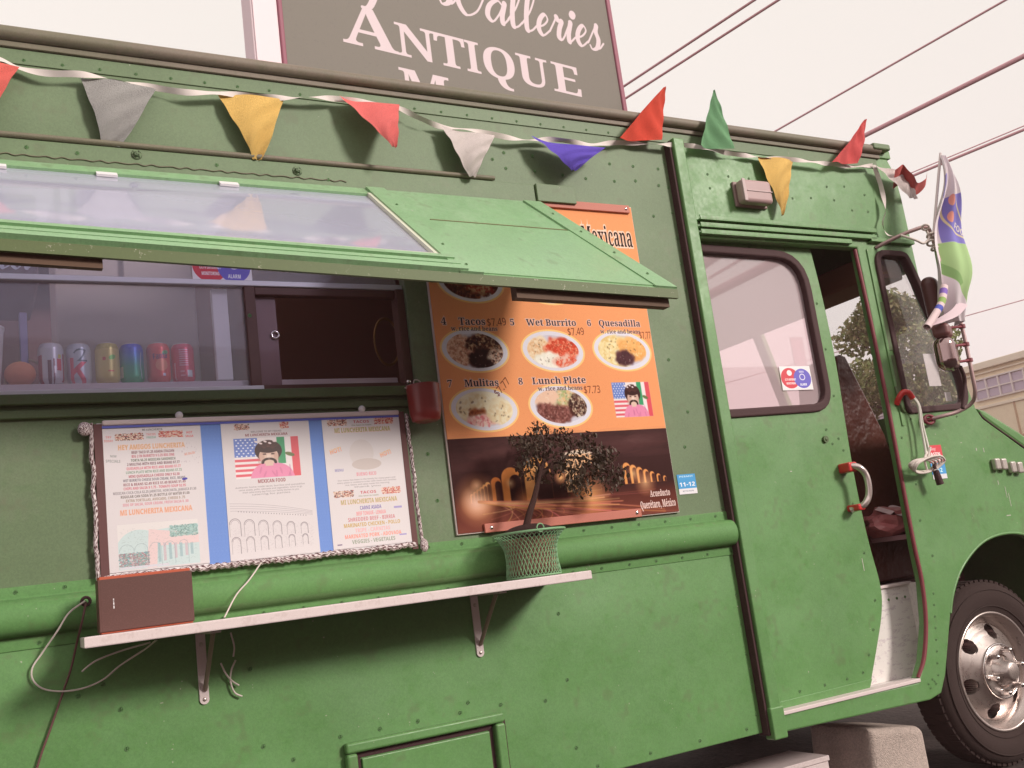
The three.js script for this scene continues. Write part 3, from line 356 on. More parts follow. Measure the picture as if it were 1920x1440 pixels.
// ---------------------------------------------------------------- print: shared drawings
function kidPhoto(g, x, y, w, h) { // a child with a drawn moustache between two flags
  g.save(); g.filter = 'blur(1.2px)'; g.translate(x, y); g.scale(w / 100, h / 90); g.beginPath(); g.rect(0, 0, 100, 90); g.clip();
  g.fillStyle = '#f0e6e8'; g.fillRect(0, 0, 100, 90); g.fillStyle = '#6f86cf'; g.fillRect(0, 0, 36, 42); g.fillStyle = '#fff';
  for (let i = 0; i < 5; i++) for (let j = 0; j < 7; j++) { g.beginPath(); g.arc(4 + i * 7 + (j % 2) * 3, 4 + j * 6, 1.4, 0, 7); g.fill(); }
  g.fillStyle = '#e2606e'; for (let k = 0; k < 5; k++) g.fillRect(0, 47 + k * 11, 42, 5.5);
  g.fillStyle = '#3f9e6c'; g.fillRect(66, 0, 12, 60); g.fillStyle = '#e05562'; g.fillRect(88, 0, 12, 90);
  g.fillStyle = '#6d7a4c'; g.beginPath(); g.ellipse(85, 40, 8, 4, 0.5, 0, 7); g.fill();
  g.fillStyle = '#e98fb4'; g.beginPath(); g.moveTo(22, 90); g.quadraticCurveTo(26, 62, 44, 58); g.lineTo(64, 58); g.quadraticCurveTo(86, 62, 90, 90); g.fill();
  g.fillStyle = '#3c1d1c'; g.beginPath(); g.ellipse(52, 30, 21, 24, 0, 0, 7); g.fill();
  g.fillStyle = '#e3c3b4'; g.beginPath(); g.ellipse(52, 42, 15, 19, 0, 0, 7); g.fill(); g.fillRect(46, 55, 12, 9);
  g.fillStyle = '#3c1d1c'; g.beginPath(); g.ellipse(52, 26, 17, 9, 0, 0, 7); g.fill(); g.fillStyle = '#4a2c28'; g.fillRect(43, 36, 5, 3); g.fillRect(56, 36, 5, 3);
  g.lineWidth = 4.5; g.strokeStyle = '#2b1312'; g.lineCap = 'round'; g.beginPath(); g.moveTo(42, 57); g.quadraticCurveTo(42, 49, 52, 48); g.quadraticCurveTo(62, 49, 62, 57); g.stroke();
  g.globalAlpha = 0.35; g.fillStyle = '#b88a7c'; g.beginPath(); g.ellipse(40, 46, 5, 13, 0.2, 0, 7); g.ellipse(64, 46, 4, 12, -0.2, 0, 7); g.fill(); g.fillStyle = '#fff0e8'; g.beginPath(); g.ellipse(52, 43, 3, 6, 0, 0, 7); g.fill(); g.strokeStyle = '#6a3c36'; g.lineWidth = 0.8; for (let k = 0; k < 40; k++) { const a = rr(-2.6, -0.5); g.beginPath(); g.moveTo(52 + Math.cos(a) * 8, 30 + Math.sin(a) * 8); g.lineTo(52 + Math.cos(a) * 21, 30 + Math.sin(a) * 23); g.stroke(); } g.fillStyle = '#c0608c'; for (let k = 0; k < 8; k++) { g.beginPath(); g.ellipse(rr(30, 84), rr(66, 90), 1.5, 8, rr(-0.4, 0.4), 0, 7); g.fill(); } g.globalAlpha = 1;
  g.fillStyle = '#f4e4e6'; for (let k = 0; k < 5; k++) { g.beginPath(); g.ellipse(34 + k * 7, 9 + (k % 2) * 4, 3, 2, 0.6, 0, 7); g.fill(); }
  g.restore();
}
function foodBlob(g, cx, cy, rx, ry, cols, n, s) { // soft base, pieces on it, small wet glints; each layer softened once as it is laid down
  const layer = (blur, passes) => { const w = Math.ceil(rx * 2 + s * 10), h = Math.ceil(ry * 2 + s * 10), c = document.createElement('canvas'); c.width = w; c.height = h; const q = c.getContext('2d');
    for (const [count, sc, al, own] of passes) for (let k = 0; k < count; k++) { const a = rr(0, 7), r = Math.sqrt(rnd()); q.globalAlpha = al; q.fillStyle = own ? own[Math.floor(rnd() * own.length)] : cols[Math.floor(rnd() * cols.length)]; q.beginPath(); q.ellipse(w / 2 + Math.cos(a) * r * rx, h / 2 + Math.sin(a) * r * ry, s * sc * rr(0.6, 1.5), s * sc * rr(0.35, 0.9), rr(0, 3), 0, 7); q.fill(); }
    g.filter = blur; g.drawImage(c, cx - w / 2, cy - h / 2); g.filter = 'none'; };
  layer('blur(4px)', [[n * 0.5, 1.9, 0.85]]); layer('blur(1.2px)', [[n, 0.85, 0.75], [n, 0.45, 0.6], [n * 0.25, 0.28, 0.4, ['#fff4e6', '#3a1c14']]]);
}
function strokePath(g, pts, thick) { // calligraphic stroke: heavy going down, fine going up
  const c = new THREE.CatmullRomCurve3(pts.map((p) => V(p[0], p[1], 0)), false, 'centripetal'), q = c.getSpacedPoints(Math.max(24, pts.length * 16)); g.lineCap = 'round';
  for (let i = 0; i + 1 < q.length; i++) { const dy = q[i + 1].y - q[i].y, dx = q[i + 1].x - q[i].x, l = Math.hypot(dx, dy) || 1; g.lineWidth = thick * (0.4 + 0.75 * clamp(dy / l)); g.beginPath(); g.moveTo(q[i].x, q[i].y); g.lineTo(q[i + 1].x, q[i + 1].y); g.stroke(); }
}
const SCRIPT = { // strokes in x-heights, y up
  G: [1.5, [[1.55, 1.7], [1.25, 2.3], [0.7, 2.2], [0.15, 1.4], [0.12, 0.5], [0.55, -0.02], [1.0, 0.2], [1.3, 0.9], [1.42, 1.4]]],
  a: [1.08, [[0.75, 0.85], [0.5, 1.02], [0.12, 0.7], [0.08, 0.2], [0.32, 0.0], [0.6, 0.35], [0.84, 0.98], [0.78, 0.3], [0.86, 0.02], [1.12, 0.3]]],
  l: [0.72, [[0, 0.28], [0.38, 1.0], [0.55, 1.9], [0.42, 2.25], [0.24, 1.8], [0.2, 0.5], [0.32, 0.02], [0.52, 0.08], [0.74, 0.34]]],
  e: [0.74, [[0, 0.3], [0.4, 0.5], [0.58, 0.82], [0.42, 1.02], [0.18, 0.72], [0.16, 0.24], [0.38, 0.0], [0.76, 0.32]]],
  r: [0.82, [[0, 0.3], [0.24, 0.9], [0.28, 1.08], [0.4, 0.9], [0.58, 0.92], [0.5, 0.5], [0.52, 0.1], [0.66, 0.02], [0.84, 0.3]]],
  i: [0.56, [[0, 0.3], [0.26, 0.98], [0.2, 0.35], [0.28, 0.02], [0.58, 0.32]], [[0.36, 1.42], [0.34, 1.34]]],
  s: [0.86, [[0, 0.25], [0.42, 1.2], [0.4, 0.9], [0.58, 0.5], [0.5, 0.08], [0.25, -0.02], [0.12, 0.15]], [[0.5, 0.08], [0.66, 0.1], [0.88, 0.4]]],
  y: [0.9, [[0.05, 0.9], [0.1, 0.3], [0.3, 0.1], [0.7, 0.95], [0.55, 0.0], [0.3, -0.9], [0.05, -0.95]]],
};
function script(g, word, x, y, xh, thick, slant = 0.22) { for (const ch of word) { if (ch === ' ') { x += xh * 0.7; continue; } const [w, ...ss] = SCRIPT[ch]; for (const s of ss) strokePath(g, s.map(([a, b]) => [x + (a + b * slant) * xh, y - b * xh]), thick * (s.length < 3 ? 1.5 : 1)); x += w * xh; } }

// ---------------------------------------------------------------- large menu poster
{
  const x0 = 1.394, x1 = 2.28, y0 = 1.185, y1 = 2.345, P = thing('menu_poster', 'tall orange menu poster with plates of Mexican food and a night street photo', 'poster', [1.837, 1.185, 0.008]);
  const tex = canvasTex(1024, 1340, (g, W, Hh) => {
    const U = (u) => u * W, Vv = (v) => v * Hh;
    g.fillStyle = '#f3a06c'; g.fillRect(0, 0, W, Hh);
    for (let k = 0; k < 9000; k++) { g.fillStyle = rnd() < 0.5 ? 'rgba(255,190,140,0.10)' : 'rgba(190,70,20,0.08)'; g.fillRect(rr(0, W), rr(0, W), 3, 3); }
    txt(g, 'Mi Luncherita', U(0.08), Vv(0.135), 120, { family: 'serif', color: '#2a1816', w: U(0.6), halo: 'rgba(250,225,210,0.8)' });
    txt(g, 'Mexicana', U(0.722), Vv(0.14), 118, { family: 'serif', color: '#2a1816', w: U(0.255), halo: 'rgba(250,225,210,0.8)' });
    const plates = [[0.18, 0.275, 'a'], [0.525, 0.275, 'b'], [0.85, 0.275, 'c'], [0.163, 0.482, 'd'], [0.507, 0.485, 'e'], [0.838, 0.485, 'f'], [0.172, 0.655, 'g'], [0.507, 0.654, 'h']];
    for (const [u, v, k] of plates) {
      const X = U(u), Y = Vv(v), RX = U(0.138), RY = Vv(0.061);
      g.fillStyle = '#ffd08a'; g.beginPath(); g.ellipse(X, Y, RX * 1.06, RY * 1.09, 0.08, 0, 7); g.fill(); g.fillStyle = '#e4e0ee'; g.beginPath(); g.ellipse(X, Y, RX, RY, 0.08, 0, 7); g.fill(); g.fillStyle = '#d3cede'; g.beginPath(); g.ellipse(X, Y, RX * 0.82, RY * 0.8, 0.08, 0, 7); g.fill();
      g.save(); g.beginPath(); g.ellipse(X, Y, RX * 0.86, RY * 0.86, 0.08, 0, 7); g.clip();
      const R = RX * 0.9, S = RY * 0.9, B = (dx, dy, fx, fy, c, n, s) => foodBlob(g, X + dx * R, Y + dy * S, fx * R, fy * S, c, n, s);
      if (k === 'a') { B(0, 0.1, 0.9, 0.8, ['#4a1d16', '#6a2c1c', '#2f110f', '#8a4a2c'], 260, 10); B(0.3, 0.3, 0.4, 0.3, ['#c6a47a', '#a02c20'], 40, 8); }
      if (k === 'b') { B(0.2, 0.1, 0.7, 0.6, ['#e8e0d8', '#d7cbbd', '#8a5a4a', '#f0e8e4'], 150, 14); B(0.3, -0.1, 0.3, 0.5, ['#5a2c28', '#7d4a3c'], 30, 7); }
      if (k === 'c') { B(-0.2, 0.2, 0.6, 0.5, ['#e0b0a0', '#d68a7a', '#f0d0c8'], 90, 14); B(0.4, 0.3, 0.35, 0.35, ['#e04a55', '#f0a0a0'], 50, 9); }
      if (k === 'd') { B(-0.5, 0, 0.45, 0.8, ['#e3b79c', '#cf9a80', '#f2d2b8', '#b8735e'], 230, 8); B(0.35, -0.35, 0.6, 0.5, ['#4c2018', '#7c4430', '#d8b890', '#2e120f'], 160, 9); B(0.2, 0.5, 0.4, 0.38, ['#2a1010', '#3a1814'], 90, 11); B(0.7, 0.4, 0.25, 0.4, ['#d8a890', '#3a1814', '#fff0e0'], 60, 7); }
      if (k === 'e') { B(-0.5, 0, 0.4, 0.7, ['#efc9a0', '#e2b184', '#f7e2c4'], 130, 12); B(0.3, -0.1, 0.6, 0.45, ['#d8452c', '#e8644a', '#f3a080', '#c23a20'], 220, 9); B(-0.2, 0.55, 0.4, 0.3, ['#f0ece0', '#fff8ee'], 80, 12); B(0.4, 0.6, 0.4, 0.25, ['#e0563c', '#f0c0b0'], 70, 9); }
      if (k === 'f') { B(-0.3, 0, 0.6, 0.7, ['#f0d9a0', '#f6e8bc', '#e6c480'], 140, 16); B(0.4, -0.1, 0.45, 0.5, ['#eda860', '#f3bd78'], 110, 14); B(0.02, 0.45, 0.28, 0.32, ['#5a3038', '#48262c'], 90, 9); }
      if (k === 'g') { B(-0.2, -0.15, 0.7, 0.6, ['#f2e4c6', '#f7efd8', '#e8d3aa'], 130, 20); B(0, 0.25, 0.6, 0.18, ['#7a3a22', '#a0552f'], 70, 7); B(-0.1, 0.6, 0.5, 0.25, ['#f0b8b0', '#e07a80', '#f7dcd4'], 60, 9); B(0.5, 0.2, 0.4, 0.5, ['#f4e8cc', '#ecd6ac'], 70, 16); }
      if (k === 'h') { B(-0.2, 0.1, 0.65, 0.75, ['#8a5048', '#5c2c28', '#a8706a', '#6d3a34'], 260, 10); B(0.2, -0.5, 0.4, 0.35, ['#a9b57c', '#d9d0b0', '#e8c090'], 70, 10); B(0.62, 0, 0.3, 0.6, ['#2c1210', '#e8d4b8', '#4a2018'], 110, 8); B(-0.5, -0.6, 0.4, 0.3, ['#f0c8b0'], 40, 12); }
      g.restore();
    }
    const D = '#30222e', lab = (n, s, un, u0, u1, v, px) => { txt(g, n, U(un), Vv(v), px, { family: 'serif', color: D, halo: 'rgba(245,215,215,0.75)' }); txt(g, s, U(u0), Vv(v), px, { family: 'serif', color: D, w: U(u1 - u0), halo: 'rgba(245,215,215,0.75)' }); };
    lab('4', 'Tacos', 0.035, 0.108, 0.222, 0.407, 40); lab('5', 'Wet Burrito', 0.328, 0.4, 0.632, 0.407, 38); lab('6', 'Quesadilla', 0.683, 0.74, 0.949, 0.407, 38); lab('7', 'Mulitas', 0.03, 0.1, 0.245, 0.588, 38); lab('8', 'Lunch Plate', 0.33, 0.391, 0.639, 0.586, 38);
    for (const [u0, u1, v] of [[0.073, 0.27, 0.424], [0.743, 0.943, 0.43], [0.413, 0.618, 0.606]]) txt(g, 'w. rice and beans', U(u0), Vv(v), 24, { family: 'serif', color: D, w: U(u1 - u0), halo: 'rgba(245,215,215,0.5)' });
    const price = (s, u, v, w, r) => txt(g, s, U(u), Vv(v), 42, { font: 'normal', color: '#6a2a1c', w: U(w), rot: r });
    price('$7.49', 0.228, 0.41, 0.085, -0.06); price('$7.49', 0.585, 0.437, 0.08, -0.05); price('$7.77', 0.935, 0.447, 0.06, -0.03); price('$7.77', 0.235, 0.622, 0.085, -0.75); price('$7.73', 0.622, 0.618, 0.08, -0.02);
    kidPhoto(g, U(0.758), Vv(0.586), U(0.185), Vv(0.11));
    // night street photo
    const Y0 = Vv(0.736); let gr = g.createLinearGradient(0, Y0, 0, Hh); gr.addColorStop(0, '#3a1d1d'); gr.addColorStop(0.3, '#3a1a1a'); gr.addColorStop(0.6, '#321210'); gr.addColorStop(0.75, '#5c281e'); gr.addColorStop(1, '#7a3e32'); g.fillStyle = gr; g.fillRect(0, Y0, W, Hh - Y0);
    for (let k = 0; k < 60; k++) { g.fillStyle = 'rgba(120,80,84,0.05)'; g.beginPath(); g.ellipse(rr(0, W), Y0 + rr(10, 110), rr(60, 180), rr(10, 40), 0, 0, 7); g.fill(); }
    const arch = (u, v0, v1, w, col) => { g.fillStyle = col; const X = U(u), h = Vv(v1 - v0); g.beginPath(); g.moveTo(X - w, Vv(v1)); g.lineTo(X - w, Vv(v0) + w); g.arc(X, Vv(v0) + w, w, Math.PI, 0); g.lineTo(X + w, Vv(v1)); g.fill(); g.fillStyle = '#3a1614'; g.beginPath(); g.moveTo(X - w * 0.25, Vv(v1)); g.lineTo(X - w * 0.25, Vv(v0) + w * 1.3); g.arc(X + w * 0.4, Vv(v0) + w * 1.3, w * 0.6, Math.PI, 0); g.lineTo(X + w, Vv(v1)); g.fill(); };
    g.filter = 'blur(1.2px)'; arch(0.245, 0.825, 0.925, 42, '#e08a48'); arch(0.36, 0.8, 0.925, 60, '#e9a060'); arch(0.56, 0.785, 0.91, 80, '#e8b48a'); arch(0.18, 0.85, 0.92, 22, '#d87a3a'); for (let k = 0; k < 6; k++) arch(0.145 - k * 0.014, 0.862 + k * 0.006, 0.918, 11 - k, '#f0a860'); for (let k = 0; k < 7; k++) arch(0.77 + k * 0.03, 0.835 + k * 0.008, 0.9, 18 - k * 1.6, '#e89a58');
    g.fillStyle = '#d8c2b0'; g.beginPath(); g.ellipse(U(0.55), Vv(0.8), 70, 16, 0, Math.PI, 0); g.fill(); g.filter = 'blur(1.5px)';
    const glow = (u, v, r, c) => { const q = g.createRadialGradient(U(u), Vv(v), 0, U(u), Vv(v), r); q.addColorStop(0, c); q.addColorStop(1, 'rgba(255,180,120,0)'); g.fillStyle = q; g.beginPath(); g.arc(U(u), Vv(v), r, 0, 7); g.fill(); };
    glow(0.09, 0.915, 70, '#ffe0ff'); glow(0.1, 0.87, 30, '#ffd0b0'); glow(0.46, 0.865, 34, '#ffc080'); glow(0.58, 0.93, 110, 'rgba(255,180,110,0.9)'); glow(0.1, 0.91, 110, 'rgba(255,200,160,0.8)'); glow(0.24, 0.87, 26, 'rgba(255,220,170,0.8)'); glow(0.36, 0.83, 30, 'rgba(255,220,170,0.8)'); glow(0.8, 0.87, 40, 'rgba(255,210,150,0.7)'); glow(0.85, 0.9, 60, 'rgba(255,200,150,0.7)'); glow(0.3, 0.92, 60, 'rgba(255,160,90,0.7)');
    g.lineCap = 'round'; for (let k = 0; k < 46; k++) { g.strokeStyle = `rgba(${210 + rr(0, 45) | 0},${120 + rr(0, 80) | 0},${80 + rr(0, 60) | 0},${rr(0.2, 0.65)})`; g.lineWidth = rr(1.5, 6); g.beginPath(); g.moveTo(U(0.1), Vv(0.915)); g.quadraticCurveTo(U(rr(0.2, 0.5)), Vv(rr(0.925, 0.95)), U(rr(0.1, 1.0)), Vv(rr(0.92, 1.02))); g.stroke(); }
    g.filter = 'none'; txt(g, 'Acueducto', U(0.965), Vv(0.945), 36, { family: 'serif', color: '#f4dcd8', align: 'right', w: U(0.1) }); txt(g, 'Querétaro, México', U(0.985), Vv(0.978), 42, { family: 'serif', color: '#f4dcd8', align: 'right', w: U(0.175) });
  });
  put('poster_sheet', shiftUV(bx(x0 + 0.004, x1 - 0.004, y0 + 0.004, y1 - 0.004, 0.0115, 0.014, 0), x0, x1, y0, y1), mat([1, 1, 1], { map: tex, roughness: 0.8, specularIntensity: 0.5 }), P);
  put('backing_board', bx(x0, x1, y0, y1, 0.002, 0.011, 0.002), mat([0.72, 0.6, 0.58]), P);
  const red = mat([1, 1, 1], { map: rep(dirtMap([0.55, 0.17, 0.12], [0.42, 0.12, 0.09], 0.6), 3), roughness: 0.6 });
  const bt = put('batten', bx(1.86, 2.262, 2.315, 2.345, 0.014, 0.024, 0.002), red, P); put('screw', [dome(2.245, 2.33, 0.024, 0.006)], M.chrome, bt);
  const bb = put('batten', bx(1.488, 2.105, 1.183, 1.212, 0.014, 0.024, 0.002), red, P); for (const x of [1.512, 2.085]) put('screw', dome(x, 1.198, 0.024, 0.007), M.chrome, bb);
}

// ---------------------------------------------------------------- menu board with three sheets
{
  const x0 = 0.335, x1 = 1.255, y0 = 1.165, y1 = 1.59, B = thing('menu_board', 'wide white menu board of three printed sheets with zebra edging below the window', 'menu board', [0.795, 1.165, 0.006]);
  const X = (u) => x0 + u * (x1 - x0), Y = (v) => y1 - v * (y1 - y0);
  put('backing_board', bx(X(0.02), X(0.985), y0 + 0.004, y1 - 0.006, 0.006, 0.02, 0.003), M.whitePlastic, B);
  const paper = '#dfd7da';
  const strip = (g, x, y, w, h, c) => { for (let k = 0; k < w * h / 16; k++) { g.fillStyle = c[Math.floor(rnd() * c.length)]; g.beginPath(); g.ellipse(x + rr(0, w), y + rr(0, h), rr(2, 7), rr(1.5, 4), rr(-0.4, 0.4), 0, 7); g.fill(); } };
  const food1 = ['#5a2f30', '#e0b8a0', '#f2d8c8', '#b8574c', '#8c5a50', '#dcc3b0'], food2 = ['#c8504a', '#e08a78', '#f0d0c0', '#b03a34', '#dfc0a8'];
  const band = (g, s, cx, y, w, px, c1, c2) => { const q = g.createLinearGradient(0, y - px, 0, y); q.addColorStop(0.1, c1); q.addColorStop(1, c2); txt(g, s, cx, y, px, { family: 'sans-serif', color: q, w, align: 'center', halo: 'rgba(240,200,190,0.9)' }); };
  const t1 = canvasTex(620, 900, (g, W, H) => {
    g.fillStyle = paper; g.fillRect(0, 0, W, H); txt(g, 'MI LUNCHERITA', W / 2, 20, 18, { color: '#666', w: 130, align: 'center' });
    strip(g, 80, 34, 170, 42, food1); strip(g, 350, 28, 150, 40, food2); txt(g, 'TACOS', 300, 52, 20, { color: '#d88', w: 60, align: 'center' }); txt(g, 'FRESH', 300, 72, 20, { color: '#8a9', w: 60, align: 'center' });
    txt(g, 'HOT', 545, 50, 22, { color: '#d66', w: 40, align: 'center' }); txt(g, 'SALSA', 545, 74, 22, { color: '#d66', w: 52, align: 'center' }); txt(g, 'TRY', 20, 60, 20, { color: '#d88', w: 36 }); txt(g, 'TODAY', 8, 84, 20, { color: '#d88', w: 56 });
    band(g, 'HEY AMIGOS LUNCHERITA', W / 2 - 10, 138, 420, 42, '#d8a878', '#d89080');
    const rows = [['BEEF TACO $1.25 ASADA ITALIAN', 270, '#6a2a34'], ['BIG 2 IN BURRITO $ 5.25 BIG ONE', 270, '#b84a5a'], ['TORTA $6.25 MEXICAN SANDWICH', 280, '#57604e'], ['2 MULITAS WITH RICE AND BEANS $7.77', 330, '#5c2030'], ['QUESADILLA WITH RICE AND BEANS $7.77', 340, '#d06070'], ['LUNCH PLATE WITH RICE AND BEANS $7.73', 350, '#71907a'], ['MINI QUESADILLA CHEESE ONLY $2.50', 320, '#a83a4c'], ['WET BURRITO CHEESE SOUR CREAM, RICE, BEANS', 390, '#6d6470'], ['RICE & BEANS $2.49 RICE $1.49 BEANS $1.49', 390, '#8a4650'], ['CHIPS AND SALSA $ 1.75 - TOMATO SOUP $2.95', 390, '#cc5a6c'], ['MEXICAN COCA COLA $2.25 JARRITOS, HORCHATA, JAMAICA $1.50', 520, '#8d8288'], ['REGULAR CAN SODA $1.25 BOTTLE OF WATER $1.00', 430, '#6a5a54'], ['EXTRA TORTILLAS, AVOCADO, CHEESE $ .75', 370, '#a58a78'], ['SIDE OF SALSA, SOUR CREAM, FRESH SALSA $ .50', 410, '#d78a98']];
    rows.forEach(([s, w, c], i) => txt(g, s, W / 2 - 4, 166 + i * 25.5, 24, { color: c, w, align: 'center' }));
    g.fillStyle = '#4038a8'; g.beginPath(); g.ellipse(496, 346, 18, 8, -0.1, 0, 7); g.fill();
    band(g, 'MI LUNCHERITA MEXICANA', W / 2 - 4, 552, 450, 44, '#e0a080', '#dd8078');
    txt(g, 'NEW', 40, 180, 20, { color: '#999', w: 40, rot: 0.1 }); txt(g, 'SPECIALS', 12, 212, 24, { color: '#999', w: 90, rot: 0.08 }); txt(g, 'MI SALSA', 505, 195, 22, { color: '#e09a88', w: 70, rot: -0.15 }); for (let k = 0; k < 24; k++) { g.fillStyle = '#b9a8b4'; g.fillRect(rr(480, 600), rr(110, 260), 3, 6); }
    for (let k = 0; k < 900; k++) { g.fillStyle = 'rgba(120,100,110,0.10)'; g.fillRect(rr(0, W), rr(0, H), rr(1, 9), 1.4); }
    // pale arcade photo
    g.fillStyle = '#e6e0e0'; g.fillRect(60, 610, 500, 280); g.fillStyle = '#cbdcde'; g.beginPath(); g.moveTo(60, 890); g.lineTo(60, 720); g.quadraticCurveTo(130, 620, 250, 660); g.lineTo(560, 640); g.lineTo(560, 890); g.fill();
    g.fillStyle = '#e8cfd0'; g.beginPath(); g.moveTo(230, 890); g.lineTo(250, 650); g.lineTo(560, 700); g.lineTo(560, 760); g.lineTo(300, 760); g.lineTo(290, 890); g.fill(); for (let k = 0; k < 7; k++) { g.fillStyle = k % 2 ? '#cfc0c8' : '#a9c2c8'; g.fillRect(300 + k * 34, 740 + k * 3, 17, 120 - k * 8); }
    strip(g, 64, 790, 180, 90, ['#a87c86', '#7fa6ae', '#c8b0b6', '#93a8a0']); strip(g, 380, 640, 175, 70, ['#9cc0c0', '#b0cdc8', '#7f9c98']); g.fillStyle = '#d9d6e0'; g.fillRect(64, 872, 300, 14); g.strokeStyle = 'rgba(110,130,140,0.55)'; g.lineWidth = 2; for (let k = 0; k < 5; k++) { g.beginPath(); g.arc(110 + k * 88, 780 - k * 4, 44 - k * 4, Math.PI, 0); g.lineTo(154 + k * 84, 880); g.stroke(); } for (let k = 0; k < 320; k++) { g.strokeStyle = 'rgba(110,120,120,0.35)'; g.lineWidth = 1.2; const x = rr(70, 550), y = rr(640, 880); g.beginPath(); g.moveTo(x, y); g.lineTo(x + rr(-14, 14), y + rr(-10, 10)); g.stroke(); }
  });
  const t2 = canvasTex(600, 900, (g, W, H) => {
    g.fillStyle = paper; g.fillRect(0, 0, W, H); strip(g, 90, 8, 95, 38, food1); strip(g, 395, 4, 60, 40, food2);
    txt(g, 'WELCOME TO MY FRIEND', W / 2, 68, 16, { color: '#9a8a90', w: 210, align: 'center' }); txt(g, 'MI LUNCHERITA MEXICANA', W / 2, 92, 24, { color: '#8c3038', w: 290, align: 'center' });
    kidPhoto(g, 75, 104, 440, 270); txt(g, 'MEXICAN FOOD', W / 2 + 10, 408, 34, { color: '#8c2a30', w: 190, align: 'center' });
    for (let k = 0; k < 4; k++) txt(g, ['Authentic home made tacos, burritos and quesadillas', 'carne asada, pollo, adovada and vegetables, lunch to go', 'fresh salsa every day from our family kitchen to you', 'catering for parties'][k], W / 2, 436 + k * 17, 15, { font: 'normal', color: '#8a7c84', w: [470, 430, 380, 260][k], align: 'center' });
    // engraved aqueduct drawing
    g.strokeStyle = '#a79ca4'; g.lineWidth = 2; for (let k = 0; k < 4; k++) { g.beginPath(); g.moveTo(20, 530 + k * 16); g.quadraticCurveTo(300, 548 + k * 16, 570, 620 + k * 8); g.stroke(); }
    for (let k = 0; k < 6; k++) { const x = 45 + k * 92, s = 1 - k * 0.07, y = 630 + k * 12; for (const [r, yy] of [[36 * s, y], [28 * s, y + 120 * s]]) { g.strokeStyle = '#8d7f88'; g.lineWidth = 4; g.beginPath(); g.arc(x, yy + r, r, Math.PI, 0); g.lineTo(x + r, yy + r + 80 * s); g.stroke(); g.lineWidth = 2; g.beginPath(); g.arc(x, yy + r, r * 0.75, Math.PI, 0); g.moveTo(x - r, yy + r); g.lineTo(x - r, yy + r + 80 * s); g.stroke(); } }
    for (let k = 0; k < 700; k++) { g.strokeStyle = 'rgba(140,126,136,0.5)'; g.lineWidth = 1; const x = rr(20, 560), y = rr(690, 850); g.beginPath(); g.moveTo(x, y); g.lineTo(x + rr(-9, 9), y + rr(-8, 8)); g.stroke(); }
    for (let k = 0; k < 26; k++) { g.fillStyle = '#8d7f88'; g.fillRect(70 + k * 18, 582 + k * 2.4, 5, 7); }
  });
  const t3 = canvasTex(580, 900, (g, W, H) => {
    g.fillStyle = paper; g.fillRect(0, 0, W, H);
    const head = (y) => { strip(g, 40, y, 140, 42, food1); strip(g, 390, y - 4, 140, 44, food2); txt(g, 'TACOS', W / 2, y + 28, 26, { color: '#c85560', w: 120, align: 'center' }); txt(g, 'the best in town', W / 2, y + 48, 14, { color: '#998', w: 150, align: 'center' }); };
    head(8); band(g, 'MI LUNCHERITA MEXICANA', W / 2 + 4, 100, 420, 44, '#a9a860', '#ee5a4a');
    for (const [x, y, r] of [[40, 250, -0.25], [410, 290, -0.3]]) { g.save(); g.translate(x, y); g.rotate(r); const q = g.createLinearGradient(0, -30, 0, 10); q.addColorStop(0, '#f0b878'); q.addColorStop(1, '#f07a60'); txt(g, 'HOT!', 0, 0, 44, { color: q, w: 90 }); g.restore(); }
    g.fillStyle = '#d9cfcf'; g.beginPath(); g.ellipse(270, 250, 90, 96, 0.2, 0, 7); g.fill(); g.fillStyle = '#cdbfbc'; g.beginPath(); g.ellipse(300, 330, 110, 40, 0, 0, 7); g.fill(); // plain grey stand-in for the cartoon
    txt(g, 'MENU', 60, 372, 26, { color: '#8a80b8', w: 66 }); txt(g, 'BUENO RICO', 290, 410, 34, { color: '#e08898', w: 150, align: 'center' });
    for (let k = 0; k < 4; k++) txt(g, ['Our menu has been in the family for many years and', 'every plate is cooked to order with fresh corn tortillas', 'rice, beans and salsa made this morning', 'thank you'][k], W / 2, 440 + k * 17, 15, { font: 'normal', color: '#8a7c84', w: [430, 440, 330, 200][k], align: 'center' });
    head(508); band(g, 'MI LUNCHERITA MEXICANA', W / 2, 602, 420, 42, '#b0a870', '#f08878');
    const rows = [['CARNE ASADA', 160, '#7a6ab0'], ['BEEF TONGUE - LENGUA', 220, '#e88a90'], ['SHREDDED BEEF - BIRRIA', 350, '#cf8088'], ['MARINATED CHICKEN - POLLO', 420, '#c8a050'], ['TRIPE - CARNITAS', 260, '#eab0b4'], ['MARINATED PORK - ADOVADA', 420, '#ee9080'], ['VEGGIES - VEGETALES', 320, '#8f9a86']];
    rows.forEach(([s, w, c], i) => txt(g, s, W / 2 + 6, 646 + i * 38, 36, { color: c, w, align: 'center' }));
    g.fillStyle = '#7d6a8a'; g.fillRect(30, 868, 34, 8); g.fillStyle = '#a79ad0'; g.fillRect(470, 640, 60, 14); g.fillRect(490, 836, 54, 10);
  });
  const sheet = (t, u0, u1, v0, v1) => put('menu_sheet', shiftUV(bx(X(u0), X(u1), Y(v1), Y(v0), 0.0205, 0.0225, 0), X(u0), X(u1), Y(v1), Y(v0)), mat([1, 1, 1], { map: t, roughness: 0.45, clearcoat: 0.25, clearcoatRoughness: 0.3 }), B);
  sheet(t1, 0.035, 0.318, 0.055, 0.965); sheet(t2, 0.38, 0.662, 0.05, 0.97); sheet(t3, 0.706, 0.978, 0.045, 0.965);
  const tape = mat([1, 1, 1], { map: rep(dirtMap([0.17, 0.3, 0.72], [0.26, 0.4, 0.8], 0.7), 5), roughness: 0.7 });
